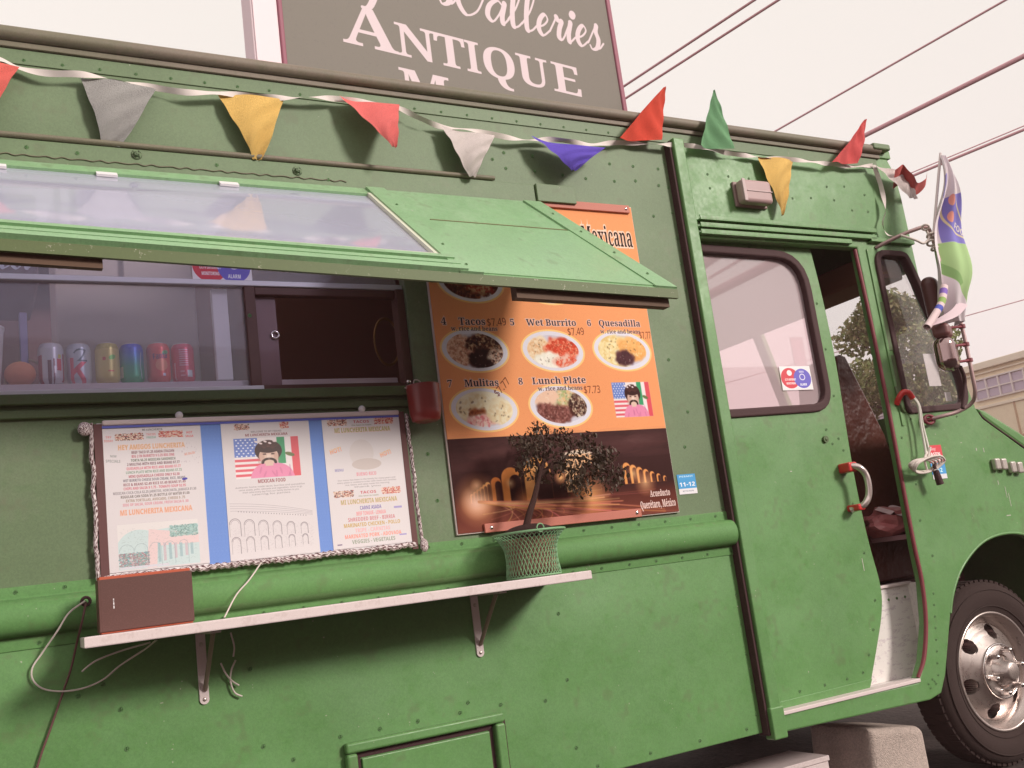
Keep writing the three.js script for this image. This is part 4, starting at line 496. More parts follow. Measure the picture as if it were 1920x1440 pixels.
  for (const [a, b] of [[0.318, 0.38], [0.662, 0.706]]) put('blue_tape', bx(X(a), X(b), Y(0.975), Y(0.04), 0.0203, 0.0212, 0), tape, B);
  put('blue_tape', bx(X(0.035), X(0.978), Y(0.05), Y(0.035), 0.0232, 0.0238, 0), mat([0.12, 0.14, 0.55]), B);
  const dark = mat([0.13, 0.05, 0.05], { roughness: 0.7 }); put('side_strip', bx(X(0.012), X(0.036), Y(0.985), Y(0.02), 0.018, 0.024, 0.001), dark, B); put('side_strip', bx(X(0.978), X(0.998), Y(1.02), Y(0.01), 0.018, 0.024, 0.001), dark, B);
  put('top_rail', bx(X(0.036), X(0.98), Y(0.033), Y(-0.002), 0.014, 0.028, 0.005), M.whitePaint, B);
  for (const x of [0.572, 1.116]) put('rail_knob', new THREE.SphereGeometry(0.011, 12, 10).translate(x, 1.598, 0.022), M.whitePlastic, B);
  const zeb = dataTex(256, (u, v) => { const s = Math.sin((u * 9 + 0.5 * nB(u, v) + v * 2 + 0.6 * nA(v, u)) * Math.PI * 2 * 2); return s > -0.15 ? [0.78, 0.68, 0.68] : [0.1, 0.03, 0.035]; });
  const zm = mat([1, 1, 1], { map: zeb, roughness: 0.6 }), fringe = (pts, r, n) => { const base = tube(pts, r, n, 8); const p = base.attributes.position; for (let i = 0; i < p.count; i++) { const q = Math.sin(p.getX(i) * 210 + p.getY(i) * 260); p.setZ(i, p.getZ(i) * 1 + 0.002 * q); p.setY(i, p.getY(i) + 0.0018 * Math.cos(p.getX(i) * 330)); } base.computeVertexNormals(); const uv = base.attributes.uv; for (let i = 0; i < uv.count; i++) uv.setX(i, uv.getX(i) * n / 55); return base; };
  const line = (x0, y0, x1, y1, n = 14) => [...Array(n + 1)].map((_, i) => [lerp(x0, x1, i / n) + rr(-0.0025, 0.0025), lerp(y0, y1, i / n) + rr(-0.0025, 0.0025), 0.022]);
  put('zebra_trim', fringe(line(X(0.005), Y(0.02), X(0.004), Y(1.0)), 0.006, 70), zm, B); put('zebra_trim', fringe(line(X(1.006), Y(0.03), X(1.014), Y(0.98)), 0.006, 70), zm, B); put('zebra_trim', fringe(line(X(0.02), Y(0.995), X(0.99), Y(0.99), 24), 0.0085, 150), zm, B);
  put('trim_knot', new THREE.SphereGeometry(0.014, 10, 8).scale(1, 1.5, 0.8).translate(X(1.018), Y(1.0), 0.026), zm, B); put('trim_knot', new THREE.SphereGeometry(0.014, 10, 8).scale(1.3, 1.4, 0.8).translate(X(-0.012), Y(0.05), 0.026), zm, B);
}

// ---------------------------------------------------------------- stickers
function stickerArt(g, W, H) { g.fillStyle = '#f2ecef'; g.fillRect(0, 0, W, H); g.fillStyle = '#d83a4a'; g.beginPath(); g.arc(W * 0.3, H * 0.5, H * 0.43, 0, 7); g.fill(); g.fillStyle = '#6a60c8'; g.beginPath(); g.arc(W * 0.7, H * 0.52, H * 0.41, 0, 7); g.fill(); g.fillStyle = '#f7eef0'; g.beginPath(); g.arc(W * 0.3, H * 0.28, H * 0.12, 0, 7); g.fill(); txt(g, 'CCTV INTERNET', W * 0.3, H * 0.6, 26, { color: '#fff', w: W * 0.36, align: 'center' }); txt(g, 'MONITORING', W * 0.3, H * 0.76, 26, { color: '#fff', w: W * 0.3, align: 'center' }); g.strokeStyle = '#e8e4f4'; g.lineWidth = 8; g.beginPath(); g.arc(W * 0.7, H * 0.46, H * 0.12, 0, 7); g.stroke(); txt(g, 'VIDEO', W * 0.7, H * 0.28, 24, { color: '#e8e4f4', w: W * 0.16, align: 'center' }); txt(g, 'ALARM', W * 0.7, H * 0.82, 30, { color: '#fff', w: W * 0.22, align: 'center' }); }
const alarmTex = canvasTex(320, 220, stickerArt);
function sticker(name, label, tex, x0, x1, y0, y1, z) { const s = thing(name, label, 'sticker', [(x0 + x1) / 2, y0, z]); put('print', shiftUV(bx(x0, x1, y0, y1, z, z + 0.0012, 0), x0, x1, y0, y1), mat([1, 1, 1], { map: tex, roughness: 0.5 }), s); }
sticker('alarm_sticker', 'red and blue alarm sticker at the top of the serving window', alarmTex, 0.648, 0.826, 2.004, 2.13, -0.0325);
sticker('alarm_sticker', 'small red and blue alarm sticker on the cab door glass', alarmTex, 2.955, 3.125, 1.632, 1.732, -0.0605);
sticker('permit_sticker', 'blue 11-12 permit sticker beside the orange poster', canvasTex(128, 192, (g, W, H) => { g.fillStyle = '#e9e4ea'; g.fillRect(0, 0, W, H); g.fillStyle = '#3a9ad8'; g.fillRect(0, 0, W, H * 0.72); txt(g, 'PERMIT', W / 2, 30, 24, { color: '#bfe0f4', w: 100, align: 'center' }); txt(g, '11-12', W / 2, 118, 56, { color: '#f4f4fa', w: 112, align: 'center' }); txt(g, 'KITCHEN', W / 2, 170, 20, { color: '#889', w: 80, align: 'center' }); }), 2.3, 2.383, 1.248, 1.32, 0.001);
sticker('permit_sticker', 'red and blue permit sticker on the cab side behind the coiled cord', canvasTex(128, 224, (g, W, H) => { g.fillStyle = '#e9e4ea'; g.fillRect(0, 0, W, H); g.fillStyle = '#e04450'; g.fillRect(0, 0, W, H * 0.52); g.fillStyle = '#4aa0e0'; g.fillRect(0, H * 0.52, W, H * 0.34); txt(g, 'May', 14, 34, 28, { color: '#f6c6ca', w: 60 }); txt(g, 'ASEN', W / 2, 72, 34, { color: '#fff', w: 90, align: 'center' }); txt(g, '062', W / 2, 108, 36, { color: '#fff', w: 76, align: 'center' }); txt(g, '12', W / 2 + 10, 180, 40, { color: '#dff', w: 50, align: 'center' }); }), 3.662, 3.752, 1.212, 1.358, 0.001);

// ---------------------------------------------------------------- things behind the serving window
{
  const can = new THREE.LatheGeometry([[0.0, 0.003], [0.024, 0.0], [0.027, 0.003], [0.0325, 0.013], [0.033, 0.02], [0.033, 0.1], [0.0315, 0.107], [0.027, 0.116]].map((q) => new THREE.Vector2(...q)), 40).rotateY(Math.PI);
  { const p = can.attributes.position, uv = can.attributes.uv; for (let i = 0; i < p.count; i++) uv.setY(i, clamp((p.getY(i) - 0.006) / 0.106)); }
  const top = new THREE.LatheGeometry([[0.0, 0.1155], [0.0245, 0.1155], [0.0255, 0.118], [0.0275, 0.1165], [0.027, 0.1155]].map((q) => new THREE.Vector2(...q)), 32);
  const art = (draw) => canvasTex(512, 256, draw), W = 512, H = 256;
  const arts = [
    ['red and white soda can with holiday picture, leftmost of the row', art((g) => { g.fillStyle = '#d8d2d8'; g.fillRect(0, 0, W, H); g.fillStyle = '#b43a4a'; g.fillRect(120, 70, 60, 190); g.fillRect(330, 60, 46, 190); g.fillStyle = '#7a3848'; g.fillRect(220, 110, 24, 150); g.fillRect(256, 100, 10, 160); g.fillStyle = '#d8c84a'; g.fillRect(290, 70, 22, 26); g.fillStyle = '#e2485a'; g.fillRect(280, 100, 34, 80); g.fillStyle = '#f4eef2'; g.fillRect(262, 150, 16, 50); })],
    ['silver soda can with a red letter K', art((g) => { g.fillStyle = '#cfd0da'; g.fillRect(0, 0, W, H); g.fillStyle = '#e0506a'; g.beginPath(); g.moveTo(196, 90); g.lineTo(222, 90); g.lineTo(222, 168); g.lineTo(272, 120); g.lineTo(310, 120); g.lineTo(262, 172); g.lineTo(312, 256); g.lineTo(276, 256); g.lineTo(240, 194); g.lineTo(222, 212); g.lineTo(222, 256); g.lineTo(196, 256); g.fill(); g.strokeStyle = '#6f7480'; g.lineWidth = 12; g.beginPath(); g.moveTo(226, 60); g.quadraticCurveTo(250, 20, 300, 40); g.quadraticCurveTo(290, 80, 256, 112); g.lineTo(316, 112); g.stroke(); })],
    ['pale yellow soda can with a green leaf', art((g) => { g.fillStyle = '#dfc878'; g.fillRect(0, 0, W, H); g.fillStyle = '#c9b860'; g.fillRect(0, 0, W, 30); g.fillStyle = '#7fc05a'; g.beginPath(); g.ellipse(276, 92, 26, 16, -0.4, 0, 7); g.fill(); g.fillStyle = '#e0705c'; g.fillRect(210, 90, 22, 24); g.fillRect(246, 184, 40, 10); })],
    ['blue soda can fading to green', art((g) => { const q = g.createLinearGradient(0, 0, 0, H); q.addColorStop(0, '#4a52d0'); q.addColorStop(0.3, '#4a80c8'); q.addColorStop(0.6, '#3aa08c'); q.addColorStop(1, '#34b478'); g.fillStyle = q; g.fillRect(0, 0, W, H); g.fillStyle = '#d8dce4'; g.fillRect(150, 150, 40, 80); g.strokeStyle = '#bcd0e0'; g.lineWidth = 6; g.beginPath(); g.moveTo(330, 50); g.quadraticCurveTo(310, 140, 330, 240); g.stroke(); })],
    ['orange soda can with a slice of orange', art((g) => { g.fillStyle = '#e8605a'; g.fillRect(0, 0, W, H); g.fillStyle = '#f0987a'; g.beginPath(); g.arc(256, 150, 44, 0, 7); g.fill(); g.fillStyle = '#7ac08a'; g.beginPath(); g.ellipse(286, 60, 26, 16, -0.3, 0, 7); g.fill(); txt(g, 'Fanta', 196, 112, 60, { color: '#4a3a78', w: 110, rot: -0.12 }); g.fillStyle = '#e0e0f0'; g.fillRect(262, 210, 20, 20); })],
    ['red soda can showing its printed back, rightmost of the row', art((g) => { g.fillStyle = '#d84a62'; g.fillRect(0, 0, W, H); g.fillStyle = '#e6a8b8'; for (let k = 0; k < 8; k++) g.fillRect(232, 34 + k * 16, 66, 9); g.fillStyle = '#f0d8e0'; g.fillRect(190, 130, 12, 120); g.fillStyle = '#dfe4ea'; g.fillRect(286, 186, 40, 50); g.fillStyle = '#f0a0b0'; g.fillRect(236, 190, 30, 12); g.fillRect(236, 220, 34, 10); })],
  ];
  const xs = [0.258, 0.33, 0.405, 0.472, 0.545, 0.615];
  let first;
  arts.forEach(([label, tex], i) => {
    const at = [xs[i], 1.7145, -0.085 - (i % 2) * 0.006]; let t;
    const bodyMat = mat([1, 1, 1], { map: tex, roughness: 0.32, metalness: 0.25 });
    if (!i) { t = first = thing('soda_can', label, 'soda can', at, 'soda cans on the counter behind the window'); for (const [n, g, m] of [['can_body', can, bodyMat], ['can_lid', top, M.steel]]) { const o = new THREE.Mesh(g, m); o.name = n; o.castShadow = o.receiveShadow = true; t.add(o); } }
    else { t = first.clone(); t.name = numbered('soda_can'); t.position.set(...at); t.userData = { label, category: 'soda can', group: 'soda cans on the counter behind the window' }; t.children[0].material = bodyMat; scene.add(t); }
    t.rotation.y = [0.1, -0.1, 0.05, -0.15, 0.1, -0.2][i];
  });
  const o = thing('orange', 'round orange fruit on the counter left of the soda cans', 'orange', [0.18, 1.7145, -0.088]);
  const og = new THREE.SphereGeometry(0.037, 32, 24).scale(1.08, 0.95, 1).translate(0.18, 1.7495, -0.088); put('peel', og, mat([0.85, 0.3, 0.14], { roughness: 0.55, bumpMap: rep(bump1, 1), bumpScale: 0.002 }), o); put('stem', new THREE.SphereGeometry(0.006, 8, 6).scale(1, 0.4, 1).translate(0.18, 1.7845, -0.088), mat([0.3, 0.32, 0.1]), o);
  const bh = thing('basket', 'small wicker basket with a bent handle behind the orange', 'basket', [0.2, 1.7145, -0.125]);
  put('handle', tube([[0.145, 1.735, -0.14], [0.15, 1.775, -0.142], [0.17, 1.79, -0.142], [0.21, 1.803, -0.142], [0.236, 1.785, -0.142], [0.242, 1.735, -0.14]], 0.0042, 40, 7), mat([0.6, 0.42, 0.28], { roughness: 0.8 }), bh); put('bowl', new THREE.LatheGeometry([[0.02, 0], [0.04, 0.002], [0.048, 0.018], [0.044, 0.018], [0.038, 0.006]].map((q) => new THREE.Vector2(...q)), 24).translate(0.195, 1.7148, -0.175), mat([0.45, 0.28, 0.2], { roughness: 0.8 }), bh);
  const c = thing('paper_cup', 'tall white paper cup at the left end of the counter', 'cup', [0.09, 1.7145, -0.1]); put('cup_wall', new THREE.LatheGeometry([[0, 0], [0.042, 0], [0.054, 0.165], [0.056, 0.168], [0.056, 0.162], [0.05, 0.16]].map((q) => new THREE.Vector2(...q)), 32).translate(0.09, 1.7148, -0.1), mat([0.8, 0.74, 0.74], { roughness: 0.6 }), c);
  for (const [x, l] of [[0.333, 'cream light bulb hanging inside the window, left of the pair'], [0.381, 'cream light bulb hanging inside the window, right of the pair']]) { const b = thing('light_bulb', l, 'light bulb', [x, 2.2, -0.5]); put('glass_bulb', new THREE.SphereGeometry(0.02, 16, 12).scale(1, 1.3, 1).translate(x, 2.225, -0.5), mat([0.85, 0.7, 0.5], { roughness: 0.4 }), b); put('socket', new THREE.CylinderGeometry(0.01, 0.012, 0.43, 12).translate(x, 2.46, -0.5), M.interior, b); }
  const fr = thing('drinks_cooler', 'dark drinks cooler with white script lettering behind the upper glass', 'cooler', [-0.05, 2.0, -0.4]);
  const lt = canvasTex(512, 160, (g, W2, H2) => { g.fillStyle = '#5a2632'; g.fillRect(0, 0, W2, H2); g.strokeStyle = '#dcdce8'; script(g, 'la', 420, 120, 44, 9); });
  put('cabinet', bx(-0.35, 0.24, 2.02, 2.3, -0.5, -0.132, 0.01), M.interior, fr); put('front_panel', shiftUV(bx(-0.34, 0.235, 2.025, 2.2, -0.131, -0.128, 0), -0.34, 0.235, 2.025, 2.2), mat([1, 1, 1], { map: lt, roughness: 0.5 }), fr);
  const rb = thing('red_bucket', 'small translucent red bucket hanging at the window corner left of the poster', 'bucket', [1.31, 1.54, 0.062]);
  put('bucket_wall', new THREE.LatheGeometry([[0, 0.004], [0.03, 0.0], [0.044, 0.006], [0.05, 0.03], [0.053, 0.115], [0.0535, 0.118], [0.05, 0.116], [0.047, 0.03], [0.04, 0.01]].map((q) => new THREE.Vector2(...q)), 40).translate(1.31, 1.542, 0.062), mat([0.3, 0.03, 0.026], { roughness: 0.35, transmission: 0.25, thickness: 0, clearcoat: 0.3 }), rb);
  put('wire_handle', tube([[1.258, 1.652, 0.062], [1.265, 1.66, 0.03], [1.3, 1.662, 0.008], [1.31, 1.69, 0.006], [1.325, 1.688, 0.006], [1.335, 1.662, 0.02], [1.362, 1.655, 0.062]], 0.0022, 50, 6), M.cord, rb); put('hook', [new THREE.SphereGeometry(0.008, 10, 8).translate(1.285, 1.682, 0.016)], M.chrome, rb);
}

// ---------------------------------------------------------------- on the shelf: dark box, bonsai
{
  const b = thing('book', 'thick dark brown book with red edges standing on the left end of the shelf', 'book', [0.43, 1.0255, 0.16]);
  put('cover', [bx(0.322, 0.545, 1.03, 1.158, 0.178, 0.183, 0.002), bx(0.322, 0.545, 1.03, 1.158, 0.135, 0.14, 0.002), bx(0.318, 0.324, 1.03, 1.158, 0.135, 0.183, 0.002)], mat([1, 1, 1], { map: rep(dirtMap([0.1, 0.035, 0.028], [0.15, 0.06, 0.05], 0.6), 4), roughness: 0.55 }), b);
  put('page_block', bx(0.322, 0.542, 1.0256, 1.165, 0.1395, 0.1785, 0.002), mat([0.5, 0.1, 0.05], { roughness: 0.7 }), b);
  put('cover_mark', [bx(0.352, 0.3545, 1.085, 1.092, 0.183, 0.1834, 0), bx(0.352, 0.3545, 1.094, 1.1, 0.183, 0.1834, 0), bx(0.352, 0.3545, 1.102, 1.104, 0.183, 0.1834, 0), bx(0.352, 0.3545, 1.106, 1.109, 0.183, 0.1834, 0)], M.whitePlastic, b);
  b.rotation.y = 0.0;
  const p = thing('bonsai', 'dark leafed bonsai tree in a green netted pot on the shelf', 'potted plant', [1.575, 1.0255, 0.145]);
  const cx = 1.575, cz = 0.145, prof = [[0.0, 0.001], [0.08, 0.0], [0.084, 0.006], [0.078, 0.05], [0.08, 0.09], [0.093, 0.118], [0.112, 0.138]];
  const R = (t) => { const c = t * 6; const i = Math.min(5, Math.floor(c)), f = c - i; return [lerp(prof[i][0], prof[i + 1][0], f), lerp(prof[i][1], prof[i + 1][1], f)]; };
  const pot = put('pot', new THREE.LatheGeometry([[0, 0.002], [0.079, 0.002], [0.075, 0.05], [0.077, 0.09], [0.087, 0.122], [0.08, 0.122], [0.07, 0.11]].map((q) => new THREE.Vector2(...q)), 40).translate(cx, 1.0258, cz), mat([0.3, 0.16, 0.11], { roughness: 0.8 }), p);
  const strands = [], N = 44; const gr = mat([0.2, 0.38, 0.2], { roughness: 0.5 });
  for (let k = 0; k < N; k++) for (const s of [-1, 1]) { const pts = []; for (let i = 0; i <= 14; i++) { const t = i / 14, [r, y] = R(lerp(0.17, 1, t)), a = k / N * Math.PI * 2 + s * t * 0.9; pts.push([cx + Math.cos(a) * (r + 0.0015), 1.0258 + y, cz + Math.sin(a) * (r + 0.0015)]); } strands.push(tube(pts, 0.0014, 14, 4)); }
  stuff(put('net', strands, gr, p));
  put('net_rim', [new THREE.TorusGeometry(0.113, 0.004, 8, 48).rotateX(Math.PI / 2).translate(cx, 1.164, cz), new THREE.TorusGeometry(0.084, 0.0028, 8, 40).rotateX(Math.PI / 2).translate(cx, 1.0295, cz), new THREE.TorusGeometry(0.012, 0.0025, 6, 16).translate(cx - 0.02, 1.17, cz + 0.11)], gr, p);
  put('soil', new THREE.SphereGeometry(0.09, 24, 10, 0, Math.PI * 2, 0, Math.PI / 2).scale(1, 0.42, 1).translate(cx, 1.153, cz), mat([0.1, 0.04, 0.035], { roughness: 1, bumpMap: rep(bump1, 3), bumpScale: 0.01 }), p);
  const bark = mat([0.1, 0.042, 0.035], { roughness: 0.95, bumpMap: rep(bump1, 2), bumpScale: 0.004 });
  const limb = (pts, r0, r1) => { const g = tube(pts, 1, 24, 8), c = curve(pts), q = g.attributes.position; for (let i = 0; i <= 24; i++) { const o = c.getPointAt(i / 24), r = lerp(r0, r1, i / 24); for (let k = 0; k <= 8; k++) { const j = i * 9 + k; q.setXYZ(j, o.x + (q.getX(j) - o.x) * r, o.y + (q.getY(j) - o.y) * r, o.z + (q.getZ(j) - o.z) * r); } } g.computeVertexNormals(); return g; };
  put('trunk', [limb([[1.563, 1.168, 0.145], [1.583, 1.219, 0.15], [1.613, 1.275, 0.148], [1.64, 1.341, 0.15], [1.664, 1.391, 0.15]], 0.0125, 0.006), limb([[1.645, 1.35, 0.15], [1.628, 1.41, 0.15], [1.6, 1.44, 0.16]], 0.006, 0.002), limb([[1.65, 1.36, 0.15], [1.712, 1.441, 0.14], [1.73, 1.465, 0.14]], 0.006, 0.002), limb([[1.64, 1.34, 0.15], [1.72, 1.385, 0.16], [1.8, 1.38, 0.17], [1.9, 1.335, 0.17]], 0.0065, 0.002), limb([[1.7, 1.38, 0.155], [1.775, 1.34, 0.12], [1.77, 1.28, 0.13]], 0.004, 0.0015), limb([[1.66, 1.39, 0.15], [1.66, 1.43, 0.17], [1.655, 1.46, 0.17]], 0.004, 0.002)], bark, p);
  const cl = [[1.585, 1.456], [1.638, 1.476], [1.708, 1.476], [1.757, 1.467], [1.815, 1.439], [1.85, 1.398], [1.897, 1.364], [1.944, 1.325], [1.921, 1.296], [1.668, 1.417], [1.702, 1.375], [1.598, 1.412], [1.62, 1.359], [1.746, 1.395], [1.791, 1.358], [1.762, 1.307], [1.777, 1.277], [1.869, 1.326], [1.823, 1.303], [1.731, 1.431], [1.664, 1.452], [1.6, 1.385], [1.575, 1.43], [1.69, 1.345], [1.73, 1.36], [1.655, 1.39], [1.79, 1.405], [1.84, 1.365], [1.88, 1.385], [1.82, 1.33], [1.745, 1.33], [1.905, 1.34]];
  const leaf = new THREE.CircleGeometry(1, 6).scale(0.55, 1, 1), leaves = [];
  { const q = leaf.attributes.position; for (let i = 0; i < q.count; i++) q.setZ(i, 0.3 * q.getX(i) ** 2 + 0.15 * q.getY(i) ** 2); }
  for (const [x, y] of cl) { const zc = cz + rr(-0.06, 0.06); for (let k = 0; k < 88; k++) { const s = rr(0.0035, 0.0095), a = rr(0, 6.28), c = rr(-1, 1), r = 0.04 * Math.cbrt(rnd()); const h = Math.sqrt(1 - c * c); leaves.push(leaf.clone().scale(s, s, s).rotateX(rr(0, 6.28)).rotateY(rr(0, 6.28)).translate(x + h * Math.cos(a) * r, y + c * r * 0.75, zc + h * Math.sin(a) * r)); } }
  stuff(put('foliage', leaves, mat([0.095, 0.06, 0.038], { roughness: 0.6, transmission: 0.25, thickness: 0 }), p));
}

// ---------------------------------------------------------------- bunting
{
  const B = thing('bunting', 'string of coloured pennants on white tape along the top of the truck', 'bunting', [1.9, 2.4, 0.03], undefined);
  const tp = [[-0.6, 2.62], [-0.2, 2.64], [0.15, 2.63], [0.2, 2.612], [0.27, 2.6], [0.36, 2.608], [0.46, 2.61], [0.56, 2.6], [0.65, 2.59], [0.75, 2.602], [0.85, 2.612], [0.96, 2.615], [1.05, 2.625], [1.15, 2.635], [1.24, 2.64], [1.34, 2.63], [1.43, 2.595], [1.51, 2.58], [1.61, 2.582], [1.71, 2.567], [1.79, 2.562], [1.87, 2.57], [1.94, 2.578], [2.01, 2.575], [2.12, 2.575], [2.25, 2.6], [2.46, 2.61], [2.62, 2.617], [2.81, 2.61], [2.97, 2.612], [3.18, 2.612], [3.37, 2.612], [3.54, 2.62], [3.66, 2.635]];
  const c = curve(tp.map(([x, y], i) => [x, y, 0.03 + 0.008 * Math.sin(i * 1.7)]));
  const white = mat([1, 1, 1], { map: rep(dirtMap([0.74, 0.65, 0.62], [0.6, 0.5, 0.46], 0.6), 6), roughness: 0.85 });
  put('tape', grid((u, v) => { const t = c.getPointAt(u), tw = 0.9 * Math.sin(u * 95) + 0.3 * Math.sin(u * 41 + 1); const w = (v - 0.5) * 0.019; return V(t.x, t.y + w * Math.cos(tw), t.z + w * Math.sin(tw)); }, 500, 3), white, B);
  put('tape', (() => { const d = curve([[3.66, 2.635, 0.034], [3.683, 2.534, 0.03], [3.678, 2.419, 0.03], [3.642, 2.353, 0.03], [3.652, 2.304, 0.035], [3.71, 2.292, 0.05], [3.75, 2.3, 0.14]]); return grid((u, v) => { const t = d.getPointAt(u), w = (v - 0.5) * 0.02, tw = 1.2 * Math.sin(u * 9); return V(t.x + w * Math.cos(tw), t.y, t.z + w * Math.sin(tw)); }, 60, 3); })(), white, B, 'loose end of the tape hanging to the mirror');
  const cloth = (col) => mat([1, 1, 1], { map: rep(dirtMap(col, col.map((x) => x * 0.75), 0.5), 3), roughness: 0.85, bumpMap: rep(bump1, 1.3), bumpScale: 0.004 });
  const pen = (label, col, A, C, tip, blunt, bulge, fold = 0) => {
    const a = V(...A), b = V(...C), t1 = V(tip[0] - blunt / 2, tip[1], tip[2]), t2 = V(tip[0] + blunt / 2, tip[1], tip[2]), f = rr(0, 6);
    put('pennant', grid((u, v) => { const p = a.clone().lerp(b, u).lerp(t1.clone().lerp(t2, u), v); p.z += bulge * Math.sin(v * Math.PI * 0.9) + 0.008 * Math.sin(u * 7 + f + v * 3) * (1 - v * 0.5) + fold * (u - 0.5) ** 2 * (1 - v) + 0.003 * Math.sin(v * 19 + u * 11 + f); p.x += 0.005 * Math.sin(v * 6 + f) * v; return p; }, 18, 22), cloth(col), B, label);
  };
  pen('red pennant cut by the left edge', [0.9, 0.17, 0.14], [0.02, 2.63, 0.03], [0.2, 2.612, 0.035], [0.1, 2.42, 0.04], 0.02, 0.02);
  pen('grey pennant', [0.42, 0.4, 0.39], [0.36, 2.606, 0.03], [0.57, 2.598, 0.03], [0.435, 2.395, 0.02], 0.05, 0.015);
  pen('yellow pennant, left of the red one', [0.92, 0.58, 0.17], [0.75, 2.605, 0.03], [0.96, 2.612, 0.03], [0.855, 2.392, 0.026], 0.026, 0.018);
  pen('red pennant blown out from the side', [0.9, 0.18, 0.17], [1.14, 2.638, 0.03], [1.35, 2.632, 0.035], [1.275, 2.435, 0.12], 0.014, 0.02, 0.05);
  pen('off white pennant', [0.78, 0.68, 0.66], [1.5, 2.578, 0.03], [1.71, 2.564, 0.032], [1.585, 2.39, 0.05], 0.026, 0.02);
  pen('blue pennant twisted up by the wind', [0.15, 0.09, 0.62], [1.85, 2.57, 0.035], [2.155, 2.545, 0.06], [1.985, 2.435, 0.08], 0.02, 0.025, 0.05);
  pen('red pennant blown upright, left of the green one', [0.9, 0.09, 0.05], [2.24, 2.6, 0.045], [2.445, 2.616, 0.045], [2.505, 2.85, 0.05], 0.012, 0.012, 0.03);
  pen('green pennant blown upright', [0.2, 0.44, 0.22], [2.63, 2.61, 0.045], [2.81, 2.614, 0.045], [2.76, 2.87, 0.05], 0.008, 0.014, 0.06);
  pen('yellow pennant above the cab door', [0.92, 0.58, 0.17], [2.965, 2.612, 0.03], [3.17, 2.615, 0.03], [3.03, 2.35, 0.035], 0.006, 0.012);
  pen('red pennant blown upright at the cab corner', [0.9, 0.13, 0.13], [3.37, 2.612, 0.045], [3.53, 2.622, 0.045], [3.645, 2.845, 0.05], 0.01, 0.012, 0.03);
  pen('off white pennant hanging off the cab corner', [0.76, 0.64, 0.62], [3.65, 2.63, 0.045], [3.85, 2.605, 0.05], [3.81, 2.465, 0.08], 0.05, 0.012);
  const cr = curve([[3.74, 2.56, 0.06], [3.79, 2.585, 0.075], [3.81, 2.55, 0.085], [3.84, 2.525, 0.08], [3.875, 2.522, 0.075], [3.915, 2.545, 0.075], [3.945, 2.575, 0.08], [3.955, 2.625, 0.08]]);
  put('pennant', grid((u, v) => { const t = cr.getPointAt(u), w = lerp(0.075, 0.006, Math.max(0, u - 0.15)) * (v - 0.5); return V(t.x - w * 0.6, t.y + w * 0.8, t.z + w * 0.9 + 0.006 * Math.sin(u * 20)); }, 40, 6), cloth([0.9, 0.18, 0.17]), B, 'small curled red pennant past the cab corner');
}

